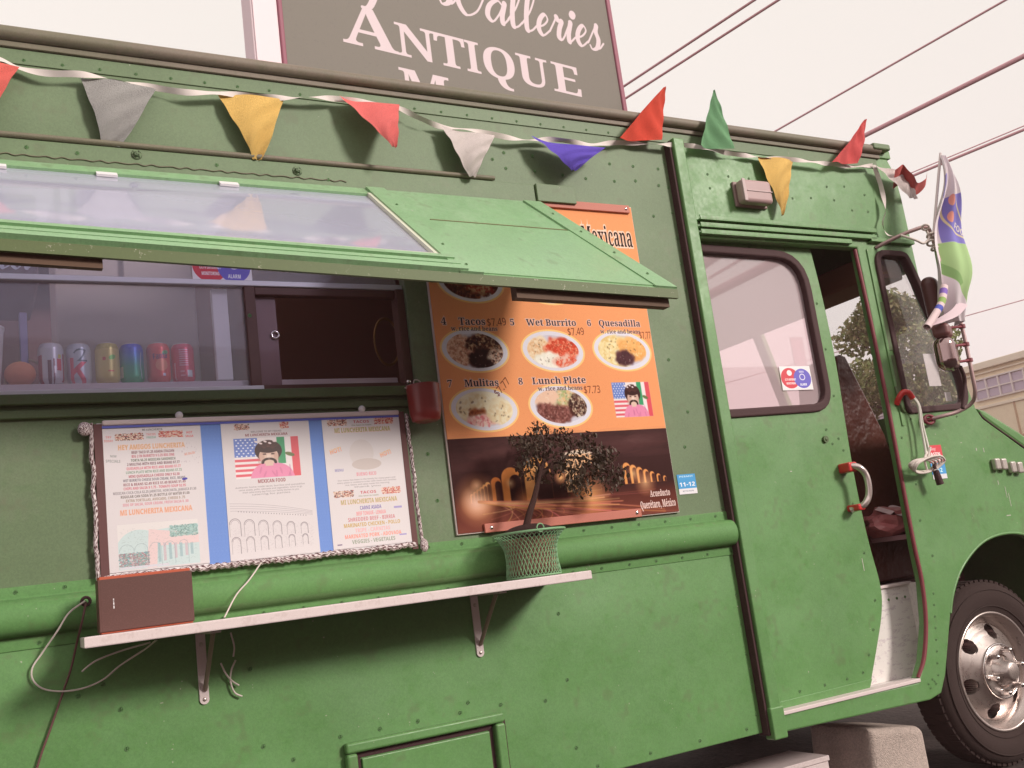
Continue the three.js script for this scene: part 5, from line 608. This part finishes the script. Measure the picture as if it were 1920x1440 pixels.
// ---------------------------------------------------------------- football flag on the mirror bracket
{
  const F = thing('team_flag', 'white, blue and green team flag furled on the mirror bracket', 'flag', [3.8, 1.85, 0.2]);
  const L = [[3.895, 2.626], [3.814, 2.423], [3.734, 2.245], [3.697, 2.158], [3.688, 2.074], [3.696, 1.991], [3.719, 1.92], [3.752, 1.862]], R = [[3.925, 2.627], [3.935, 2.432], [3.928, 2.256], [3.925, 2.156], [3.914, 2.058], [3.879, 1.972], [3.866, 1.911], [3.835, 1.851]];
  const cl = curve(L.map(([x, y]) => [x, y, 0.2])), cr = curve(R.map(([x, y]) => [x, y, 0.2]));
  const tex = canvasTex(256, 512, (g, W, H) => {
    g.fillStyle = '#e0d4da'; g.fillRect(0, 0, W, H); g.fillStyle = '#9a92cc'; g.fillRect(0, 70, 60, 70);
    g.fillStyle = '#8078c4'; g.beginPath(); g.moveTo(140, 130); g.lineTo(256, 120); g.lineTo(256, 280); g.lineTo(120, 268); g.fill(); g.strokeStyle = '#d8c8a0'; g.lineWidth = 7; g.beginPath(); g.moveTo(140, 150); g.quadraticCurveTo(130, 240, 256, 262); g.stroke(); g.beginPath(); g.moveTo(200, 110); g.quadraticCurveTo(220, 180, 256, 220); g.stroke();
    g.fillStyle = '#e89a8c'; for (const [x, y] of [[178, 140], [172, 190]]) { g.beginPath(); g.arc(x, y, 17, 0, 7); g.fill(); } txt(g, 'FOOT', 186, 222, 30, { color: '#e6dccc', w: 66, rot: 0.6 });
    g.fillStyle = '#a5c488'; g.beginPath(); g.moveTo(40, 262); g.lineTo(256, 280); g.lineTo(256, 430); g.lineTo(190, 470); g.lineTo(150, 430); g.lineTo(60, 350); g.fill(); g.fillStyle = '#86ac6c'; g.beginPath(); g.moveTo(60, 300); g.lineTo(150, 400); g.lineTo(130, 410); g.lineTo(50, 340); g.fill(); g.fillStyle = '#9c96d0'; g.fillRect(226, 330, 30, 70); g.fillRect(170, 468, 86, 24); g.fillStyle = '#e8e0ea'; txt(g, 'FC', 190, 490, 20, { color: '#e8e0ea', w: 40 });
  });
  put('cloth', grid((u, v) => { const a = cl.getPointAt(v), b = cr.getPointAt(v), p = a.lerp(b, u); p.z += 0.035 * Math.sin(u * 7.5 + v * 4) * Math.min(1, v * 3) + 0.012 * Math.sin(u * 17 + v * 9) + 0.02 * Math.sin(v * 11); return p; }, 40, 80), mat([1, 1, 1], { map: tex, roughness: 0.8 }), F);
  put('flag_pole', rod([3.905, 2.64, 0.2], [3.745, 2.24, 0.19], 0.006, 8), mat([0.7, 0.6, 0.6]), F);
  const stripes = canvasTex(64, 256, (g, W, H) => { g.fillStyle = '#e6cdd0'; g.fillRect(0, 0, W, H); g.fillStyle = '#5a62c0'; g.fillRect(0, 120, W, 26); g.fillStyle = '#9ab86a'; g.fillRect(0, 72, W, 30); g.fillStyle = '#8a6ac0'; g.fillRect(0, 20, W, 30); });
  const rg = tube([[3.512, 1.816, 0.24], [3.565, 1.859, 0.24], [3.635, 1.923, 0.24], [3.69, 2.0, 0.23]], 0.016, 30, 10); { const uv = rg.attributes.uv; for (let i = 0; i < uv.count; i++) uv.setXY(i, uv.getY(i), uv.getX(i)); }
  put('rolled_edge', rg, mat([1, 1, 1], { map: stripes, roughness: 0.8 }), F);
  const h1 = curve([[3.512, 1.816, 0.24], [3.608, 1.837, 0.25], [3.719, 1.868, 0.245], [3.815, 1.917, 0.23]]);
  put('hem', grid((u, v) => { const t = h1.getPointAt(u); return V(t.x + v * 0.01, t.y + v * 0.035 * (0.4 + u), t.z - 0.03 * v); }, 20, 4), mat([0.7, 0.55, 0.6], { roughness: 0.8 }), F);
  const k = []; for (const [x, y, r] of [[3.72, 2.285, 0.014], [3.745, 2.25, 0.017], [3.738, 2.215, 0.018], [3.75, 2.19, 0.014]]) k.push(new THREE.TorusGeometry(r, 0.005, 6, 18).rotateX(1.2).rotateZ(rr(-1, 1)).translate(x, y, 0.18)); put('tie_rope', [...k, tube([[3.655, 2.275, 0.1], [3.67, 2.23, 0.16], [3.7, 2.215, 0.17], [3.73, 2.24, 0.18], [3.735, 2.28, 0.17]], 0.0055, 30, 6)], M.cord, F);
}

// ---------------------------------------------------------------- cords and wires
{
  const C = thing('extension_cord', 'pale extension cord hung from the red hook in a loose coil with dark plug', 'cord', [3.57, 1.22, 0.05]);
  put('cable', [tube([[3.572, 1.565, 0.05], [3.6, 1.53, 0.05], [3.598, 1.438, 0.045], [3.588, 1.336, 0.05], [3.575, 1.3, 0.055]], 0.0055, 40, 8), tube([[3.582, 1.565, 0.05], [3.612, 1.53, 0.045], [3.622, 1.438, 0.035], [3.614, 1.336, 0.045], [3.6, 1.295, 0.05]], 0.006, 40, 8)], mat([0.68, 0.64, 0.58], { roughness: 0.5 }), C);
  const loops = []; for (let k = 0; k < 5; k++) { const a = 0.07 + k * 0.006, pts = []; for (let i = 0; i < 14; i++) { const t = i / 14 * Math.PI * 2; pts.push([3.545 + Math.cos(t) * a * rr(0.95, 1.05) + k * 0.008, 1.272 + Math.sin(t) * (0.022 + k * 0.002) + 0.012 * Math.cos(t) * (k - 2) * 0.4, 0.05 + 0.02 * Math.sin(t) + k * 0.004]); } loops.push(tube(pts, 0.0048, 60, 7, true)); }
  loops.push(tube([[3.58, 1.3, 0.06], [3.61, 1.345, 0.06], [3.6, 1.33, 0.055], [3.56, 1.3, 0.06], [3.56, 1.25, 0.06]], 0.0048, 30, 7)); put('coil', loops, M.cord, C);
  const plug = new THREE.CylinderGeometry(0.013, 0.016, 0.06, 14).rotateZ(0.2).translate(3.618, 1.215, 0.06); put('plug', [plug, rod([3.612, 1.25, 0.06], [3.61, 1.28, 0.06], 0.007)], M.rubber, C);
  const w = thing('dark_cable', 'thin dark cable hanging from a hole beside the shelf down out of view', 'cable', [0.22, 0.3, 0.02]); put('strand', tube([[0.303, 1.112, 0.062], [0.29, 1.06, 0.066], [0.282, 1.02, 0.03], [0.265, 0.95, 0.012], [0.25, 0.91, 0.01], [0.215, 0.82, 0.012], [0.18, 0.73, 0.012], [0.1, 0.45, 0.02], [0.09, 0.1, 0.04]], 0.003, 90, 7), mat([0.14, 0.06, 0.055]), w); put('grommet', new THREE.TorusGeometry(0.01, 0.004, 8, 16).translate(0.303, 1.114, 0.06), M.rubber, w);
  const s = thing('pale_string', 'loop of pale string hanging below the left end of the shelf', 'string', [0.27, 0.88, 0.02]); put('strand', tube([[0.3, 1.115, 0.066], [0.262, 1.09, 0.066], [0.235, 1.05, 0.05], [0.2, 1.0, 0.02], [0.176, 0.965, 0.014], [0.176, 0.94, 0.012], [0.195, 0.915, 0.012], [0.235, 0.9, 0.012], [0.29, 0.898, 0.012], [0.34, 0.912, 0.012], [0.38, 0.94, 0.02], [0.44, 0.975, 0.06], [0.46, 0.995, 0.12]], 0.0025, 110, 6), M.cord, s); put('strand', tube([[0.29, 0.94, 0.016], [0.32, 0.96, 0.02], [0.37, 0.975, 0.03], [0.45, 0.99, 0.08]], 0.0026, 40, 6), M.cord, s);
  const s2 = thing('frayed_string', 'frayed ends of pale string right of the left shelf bracket', 'string', [0.665, 0.81, 0.02]); put('strand', tube([[0.668, 0.985, 0.03], [0.678, 0.945, 0.016], [0.674, 0.92, 0.014]], 0.0024, 20, 6), M.cord, s2); put('strand', tube([[0.68, 0.91, 0.012], [0.666, 0.885, 0.014], [0.662, 0.855, 0.012], [0.672, 0.824, 0.012], [0.69, 0.812, 0.012]], 0.0026, 30, 6), M.cord, s2); put('strand', tube([[0.64, 0.908, 0.01], [0.652, 0.875, 0.016], [0.668, 0.855, 0.012], [0.684, 0.842, 0.012]], 0.0026, 30, 6), M.cord, s2);
  const s3 = thing('taut_string', 'thin taut string from the menu board down to the shelf', 'string', [0.7, 1.03, 0.08]); put('strand', tube([[0.77, 1.168, 0.026], [0.72, 1.12, 0.066], [0.68, 1.085, 0.08], [0.638, 1.028, 0.1]], 0.0022, 40, 6), M.cord, s3);
}

// ---------------------------------------------------------------- under the truck
{
  const conc = dataTex(512, (u, v) => { const k = 0.8 + 0.25 * nC(u, v) + 0.25 * (nF(u, v) - 0.5) + 0.2 * (nA(u, v) - 0.5); return [0.62 * k, 0.5 * k, 0.45 * k]; });
  const b = thing('concrete_block', 'rough pale concrete block on the ground under the cab door', 'concrete block', [3.18, -0.02, -0.3]);
  const g = new RoundedBoxGeometry(0.34, 0.32, 0.34, 4, 0.03); { const p = g.attributes.position; for (let i = 0; i < p.count; i++) { const y = p.getY(i); p.setX(i, p.getX(i) * (1 - 0.1 * (y + 0.16) / 0.32) + 0.006 * Math.sin(y * 60 + p.getZ(i) * 40)); p.setY(i, y + 0.005 * Math.sin(p.getX(i) * 31) - 0.05 * (p.getX(i) / 0.44) * (y > 0 ? 1 : 0)); } g.computeVertexNormals(); }
  put('block', uvm(g.translate(3.3, 0.092, -0.3)), mat([1, 1, 1], { map: rep(conc, 1.5), roughness: 0.95, bumpMap: rep(bump1, 3), bumpScale: 0.006 }), b);
  const s = thing('step_box', 'white metal step box under the truck side', 'step', [2.7, -0.02, -0.3]);
  put('tread_plate', uvm(bx(2.0, 2.985, 0.18, 0.2, -0.42, -0.2, 0.003)), M.whitePaint, s); put('side_plate', uvm(merge([bx(2.0, 2.98, 0.0, 0.178, -0.215, -0.205, 0.002), bx(2.972, 2.982, 0.0, 0.178, -0.42, -0.215, 0.002)])), M.whitePaint, s); put('fold_strip', bx(2.984, 2.996, 0.01, 0.195, -0.3, -0.28, 0.003), M.maroon, s);
}

// ---------------------------------------------------------------- roadside sign behind the truck
{
  const S = thing('roadside_sign', 'large dark green shop sign lettered ANTIQUE on a pale post behind the truck', 'sign', [5.44, -0.02, -7.05]);
  const q = new THREE.Group(); // sign frame: u to the right, v up
  const Mx = new THREE.Matrix4().makeBasis(V(0.99162, 0, -0.12916), V(0, 1, 0), V(0.12916, 0, 0.99162)).setPosition(5.44, 0, -7.048);
  const box = (u0, u1, v0, v1, w0, w1, r = 0.02) => bx(u0, u1, v0, v1, w0, w1, r);
  const tex = canvasTex(1280, 1016, (g, W, H) => {
    const k = W / 5.04, U = (u) => (u + 2.24) * k, Vv = (v) => (9.4 - v) * k;
    g.fillStyle = '#665f55'; g.fillRect(0, 0, W, H); for (let i = 0; i < 9000; i++) { g.fillStyle = rnd() < 0.5 ? 'rgba(120,110,100,0.06)' : 'rgba(40,36,30,0.06)'; g.fillRect(rr(0, W), rr(0, H), rr(2, 6), rr(2, 6)); }  // board colour greyed to paint in the haze of distance
    g.strokeStyle = '#cdbabf'; script(g, 'y', U(-1.15), Vv(7.96), 0.33 * k, 20); script(g, 's', U(-0.15), Vv(7.99), 0.33 * k, 18); script(g, 'Galleries', U(0.105), Vv(7.93), 0.315 * k, 17);
    const letter = (ch, u0, u1, v, cap) => { g.font = 'bold 200px serif'; const w = g.measureText(ch).width; g.save(); g.translate(U(u0), Vv(v)); g.scale((u1 - u0) * k / w, cap * k / 143); g.fillStyle = '#cdbabf'; g.font = 'bold 200px serif'; g.textAlign = 'left'; g.fillText(ch, 0, 0); g.restore(); };
    letter('A', -1.5, -0.78, 7.14, 0.5); letter('N', -0.82, -0.24, 7.14, 0.42); letter('T', -0.27, 0.19, 7.14, 0.42); letter('I', 0.17, 0.41, 7.14, 0.42); letter('Q', 0.41, 0.97, 7.14, 0.42); letter('U', 0.96, 1.49, 7.14, 0.42); letter('E', 1.53, 2.05, 7.15, 0.42); letter('M', -0.83, -0.1, 6.52, 0.46);
  });
  const pg = box(-2.24, 2.8, 5.4, 9.4, -0.1, 0.1); const face = shiftUV(bx(-2.21, 2.76, 5.42, 9.38, 0.101, 0.106, 0), -2.24, 2.8, 5.4, 9.4);
  put('sign_cabinet', pg.applyMatrix4(Mx), mat([0.2, 0.08, 0.09], { roughness: 0.6 }), S); put('sign_face', face.applyMatrix4(Mx), mat([1, 1, 1], { map: tex, roughness: 0.6 }), S);
  put('frame', merge([box(2.74, 2.82, 5.38, 9.42, -0.12, 0.13), box(-2.27, -2.21, 5.38, 9.42, -0.12, 0.13)]).applyMatrix4(Mx), mat([0.26, 0.07, 0.11], { roughness: 0.6 }), S);
  put('post', merge([box(-2.58, -2.27, 0, 9.6, -0.12, 0.12), box(-2.56, -2.54, 0, 9.6, 0.12, 0.135, 0.004)]).applyMatrix4(Mx), mat([0.78, 0.62, 0.66], { roughness: 0.6 }), S); put('post', box(2.85, 3.0, 0, 5.38, -0.08, 0.08).applyMatrix4(Mx), mat([0.5, 0.36, 0.38], { roughness: 0.6 }), S);
}

// ---------------------------------------------------------------- overhead wires
{
  const wm = mat([0.7, 0.4, 0.44], { roughness: 0.8 });  // pale pink puts haze and sky glare into the wire colour
  const wires = [[[8.94, 8, -8.21], [9.33, 8, -5.69], 0.02, 'thin overhead wire, uppermost of the pair right of the sign'], [[9.19, 8, -8.57], [9.66, 8, -5.59], 0.02, 'thin overhead wire, lower of the pair right of the sign'], [[12.62, 8, -8.86], [12.98, 8, -4.59], 0.018, 'single thin overhead wire above the cab'], [[14.54, 8, -8.57], [14.88, 8, -5.61], 0.045, 'thickest overhead cable, reaching the red upright pennant'], [[17.31, 8, -9.8], [17.72, 8, -7.56], 0.03, 'overhead cable passing behind the furled flag'], [[17.45, 8.12, -9.8], [17.86, 8.12, -7.56], 0.012, 'very thin wire just above the cable behind the flag'], [[31.43, 8, -19.06], [31.84, 8, -17.27], 0.018, 'faint low wire above the yellow building']];
  for (const [a, b, r, label] of wires) { const A = V(...a), B = V(...b), d = B.clone().sub(A).normalize(), p0 = A.clone().addScaledVector(d, -14), p1 = B.clone().addScaledVector(d, 22), t = thing('overhead_wire', label, 'wire', [A.x, A.y, A.z]); put('strand', new THREE.TubeGeometry(new THREE.LineCurve3(p0, p1), 30, r, 6), wm, t); }
  const mir = [[[14.11, 7, 12.93], [13.89, 7, 11.8]], [[15.87, 7, 14.79], [15.74, 7, 12.05]]];
  mir.forEach(([a, b], i) => { const A = V(...a), B = V(...b), d = B.clone().sub(A).normalize(), t = thing('overhead_wire', ['street wire mirrored in the cab door glass, upper line', 'street wire mirrored in the cab door glass, lower line'][i], 'wire', [A.x, A.y, A.z]); put('strand', new THREE.TubeGeometry(new THREE.LineCurve3(A.clone().addScaledVector(d, -12), B.clone().addScaledVector(d, 12)), 20, 0.12, 6), wm, t); });
}

// ---------------------------------------------------------------- yellow building
{
  const Bd = thing('yellow_building', 'pale yellow two storey building with a band of lavender windows beyond the hood', 'building', [35, -0.02, -18]);
  const wallM = mat([1, 1, 1], { map: rep(dirtMap([0.9, 0.78, 0.58], [0.82, 0.68, 0.5], 0.4), 0.3), roughness: 0.9 }), tr = mat([0.85, 0.76, 0.62], { roughness: 0.9 });
  put('wall', uvm(merge([bx(32, 38, -0.02, 6.1, -34, -8, 0)])), wallM, Bd);
  put('cornice', [bx(31.8, 38.2, 6.1, 6.35, -34.2, -7.8, 0.03), bx(31.9, 32.1, 5.95, 6.0, -34.1, -7.9, 0.01), bx(31.94, 32.1, 4.75, 4.85, -34.1, -7.9, 0.01)], tr, Bd);
  put('band', [bx(31.97, 32.02, 3.55, 3.62, -34, -8, 0), ...[-17.9, -18.6, -20.2, -16.5].map((z) => bx(31.975, 32.02, 3.6, 4.75, z, z + 0.06, 0))], mat([0.55, 0.38, 0.25]), Bd);
  const win = (z0, z1, y0, y1, nx, ny) => { const f = [bx(31.9, 32.01, y0 - 0.05, y0, z0 - 0.05, z1 + 0.05, 0), bx(31.9, 32.01, y1, y1 + 0.05, z0 - 0.05, z1 + 0.05, 0)]; for (let i = 0; i <= nx; i++) { const z = lerp(z0, z1, i / nx); f.push(bx(31.91, 32.01, y0, y1, z - 0.03, z + 0.03, 0)); } for (let j = 1; j < ny; j++) { const y = lerp(y0, y1, j / ny); f.push(bx(31.915, 32.01, y - 0.025, y + 0.025, z0, z1, 0)); } const w = put('window', f, mat([0.75, 0.68, 0.66]), Bd); for (let i = 0; i < nx; i++) for (let j = 0; j < ny; j++) put('pane', bx(31.96, 31.98, lerp(y0, y1, j / ny) + 0.02, lerp(y0, y1, (j + 1) / ny) - 0.02, lerp(z0, z1, i / nx) + 0.025, lerp(z0, z1, (i + 1) / nx) - 0.025, 0), mat([0.5, 0.42, 0.52], { roughness: 0.2, clearcoat: 0.4 }), w); };
  win(-19.9, -17.95, 5.08, 5.75, 4, 2); win(-17.2, -15.25, 5.08, 5.75, 4, 2); win(-24.5, -22.5, 5.08, 5.75, 4, 2); win(-18.2, -15.5, 1.6, 3.3, 4, 2);
}

// ---------------------------------------------------------------- across the street, behind the camera: unseen, added to block low sky
{
  const S = thing('added_brick_building', 'long low brick building added across the street to block low sky, mirrored dimly in the glass', 'building', [8, -0.02, 19]);
  const brick = mat([1, 1, 1], { map: rep(dirtMap([0.2, 0.09, 0.08], [0.14, 0.06, 0.055], 0.8), 0.5), roughness: 0.9 });
  put('wall', uvm(bx(-22, 38, -0.02, 5.2, 16, 24, 0)), brick, S); put('parapet', bx(-22.2, 38.2, 5.2, 5.5, 15.8, 24.2, 0.03), mat([0.4, 0.32, 0.3]), S);
  for (let k = 0; k < 12; k++) { const w = put('window', bx(-19 + k * 4.7, -16.6 + k * 4.7, 1.2, 3.2, 15.93, 16.05, 0.02), mat([0.6, 0.55, 0.52]), S); put('pane', bx(-18.9 + k * 4.7, -16.7 + k * 4.7, 1.3, 3.1, 15.9, 15.94, 0), mat([0.1, 0.09, 0.1], { roughness: 0.1 }), w); }
}

// ---------------------------------------------------------------- trees beyond the cab
function tree(label, x, z, trunkH, cy, rx, ry, n, cols, ls = 0.13) {
  const t = thing('tree', label, 'tree', [x, -0.02, z]); const bark = mat([0.09, 0.06, 0.05], { roughness: 1 });
  const limbs = [new THREE.CylinderGeometry(0.09, 0.17, trunkH, 10).translate(x, trunkH / 2, z)]; const ends = [];
  for (let k = 0; k < 26; k++) { const a = rr(0, 6.28), c = rr(-0.75, 1), h = Math.sqrt(Math.max(0, 1 - c * c)) * rr(0.55, 0.95), e = [x + Math.cos(a) * h * rx, cy + c * ry * 0.92, z + Math.sin(a) * h * rx]; ends.push(e); limbs.push(tube([[x, lerp(trunkH * 0.8, cy, 0.4), z], [lerp(x, e[0], 0.4), lerp(cy, e[1], 0.55), lerp(z, e[2], 0.4)], e], rr(0.018, 0.04), 8, 5)); }
  put('trunk', limbs, bark, t);
  const leaf = new THREE.BufferGeometry(); leaf.setAttribute('position', new THREE.BufferAttribute(new Float32Array([-0.5, 0, 0, 0, -0.28, 0.1, 0.5, 0, 0, -0.5, 0, 0, 0.5, 0, 0, 0, 0.28, 0.1]), 3)); leaf.computeVertexNormals(); leaf.setAttribute('uv', new THREE.BufferAttribute(new Float32Array(12), 2));
  const im = new THREE.InstancedMesh(leaf, mat([1, 1, 1], { roughness: 0.7, transmission: 0.3, thickness: 0 }), n), m = new THREE.Matrix4(), q = new THREE.Quaternion(), e = new THREE.Euler(), col = new THREE.Color();
  for (let i = 0; i < n; i++) { const c = ends[i % ends.length], r = 0.42 * rx * Math.cbrt(rnd()), a = rr(0, 6.28), b = rr(-1, 1), h = Math.sqrt(1 - b * b), s = ls * rr(0.6, 1.4); q.setFromEuler(e.set(rr(0, 6.28), rr(0, 6.28), rr(0, 6.28))); m.compose(V(c[0] - x + h * Math.cos(a) * r, c[1] + 0.02 + b * r * 0.8, c[2] - z + h * Math.sin(a) * r), q, V(s, s, s)); im.setMatrixAt(i, m); const k = cols[Math.floor(rnd() * cols.length)], f = rr(0.75, 1.25); im.setColorAt(i, col.setRGB(k[0] * f, k[1] * f, k[2] * f)); }
  im.name = 'crown'; im.castShadow = im.receiveShadow = true; im.userData.kind = 'stuff'; t.add(im);
}
tree('olive green tree seen through the open cab door', 18.6, -12.15, 2.4, 3.5, 1.35, 2.6, 14000, [[0.22, 0.27, 0.08], [0.28, 0.29, 0.11], [0.16, 0.2, 0.07], [0.34, 0.3, 0.14]]);
tree('pale green tree seen through the quarter window behind the mirror', 19.2, -12.55, 2.2, 3.3, 1.0, 1.6, 6000, [[0.22, 0.26, 0.1], [0.17, 0.21, 0.08], [0.3, 0.3, 0.13]]);
tree('small yellow leafed tree beside the yellow building', 29.2, -19.2, 2.0, 4.3, 0.26, 0.6, 700, [[0.4, 0.28, 0.08], [0.35, 0.28, 0.1], [0.3, 0.24, 0.08]], 0.12);

scene.traverse((o) => { if (o.isMesh) { o.castShadow = true; o.receiveShadow = true; } });
renderer.render(scene, camera);
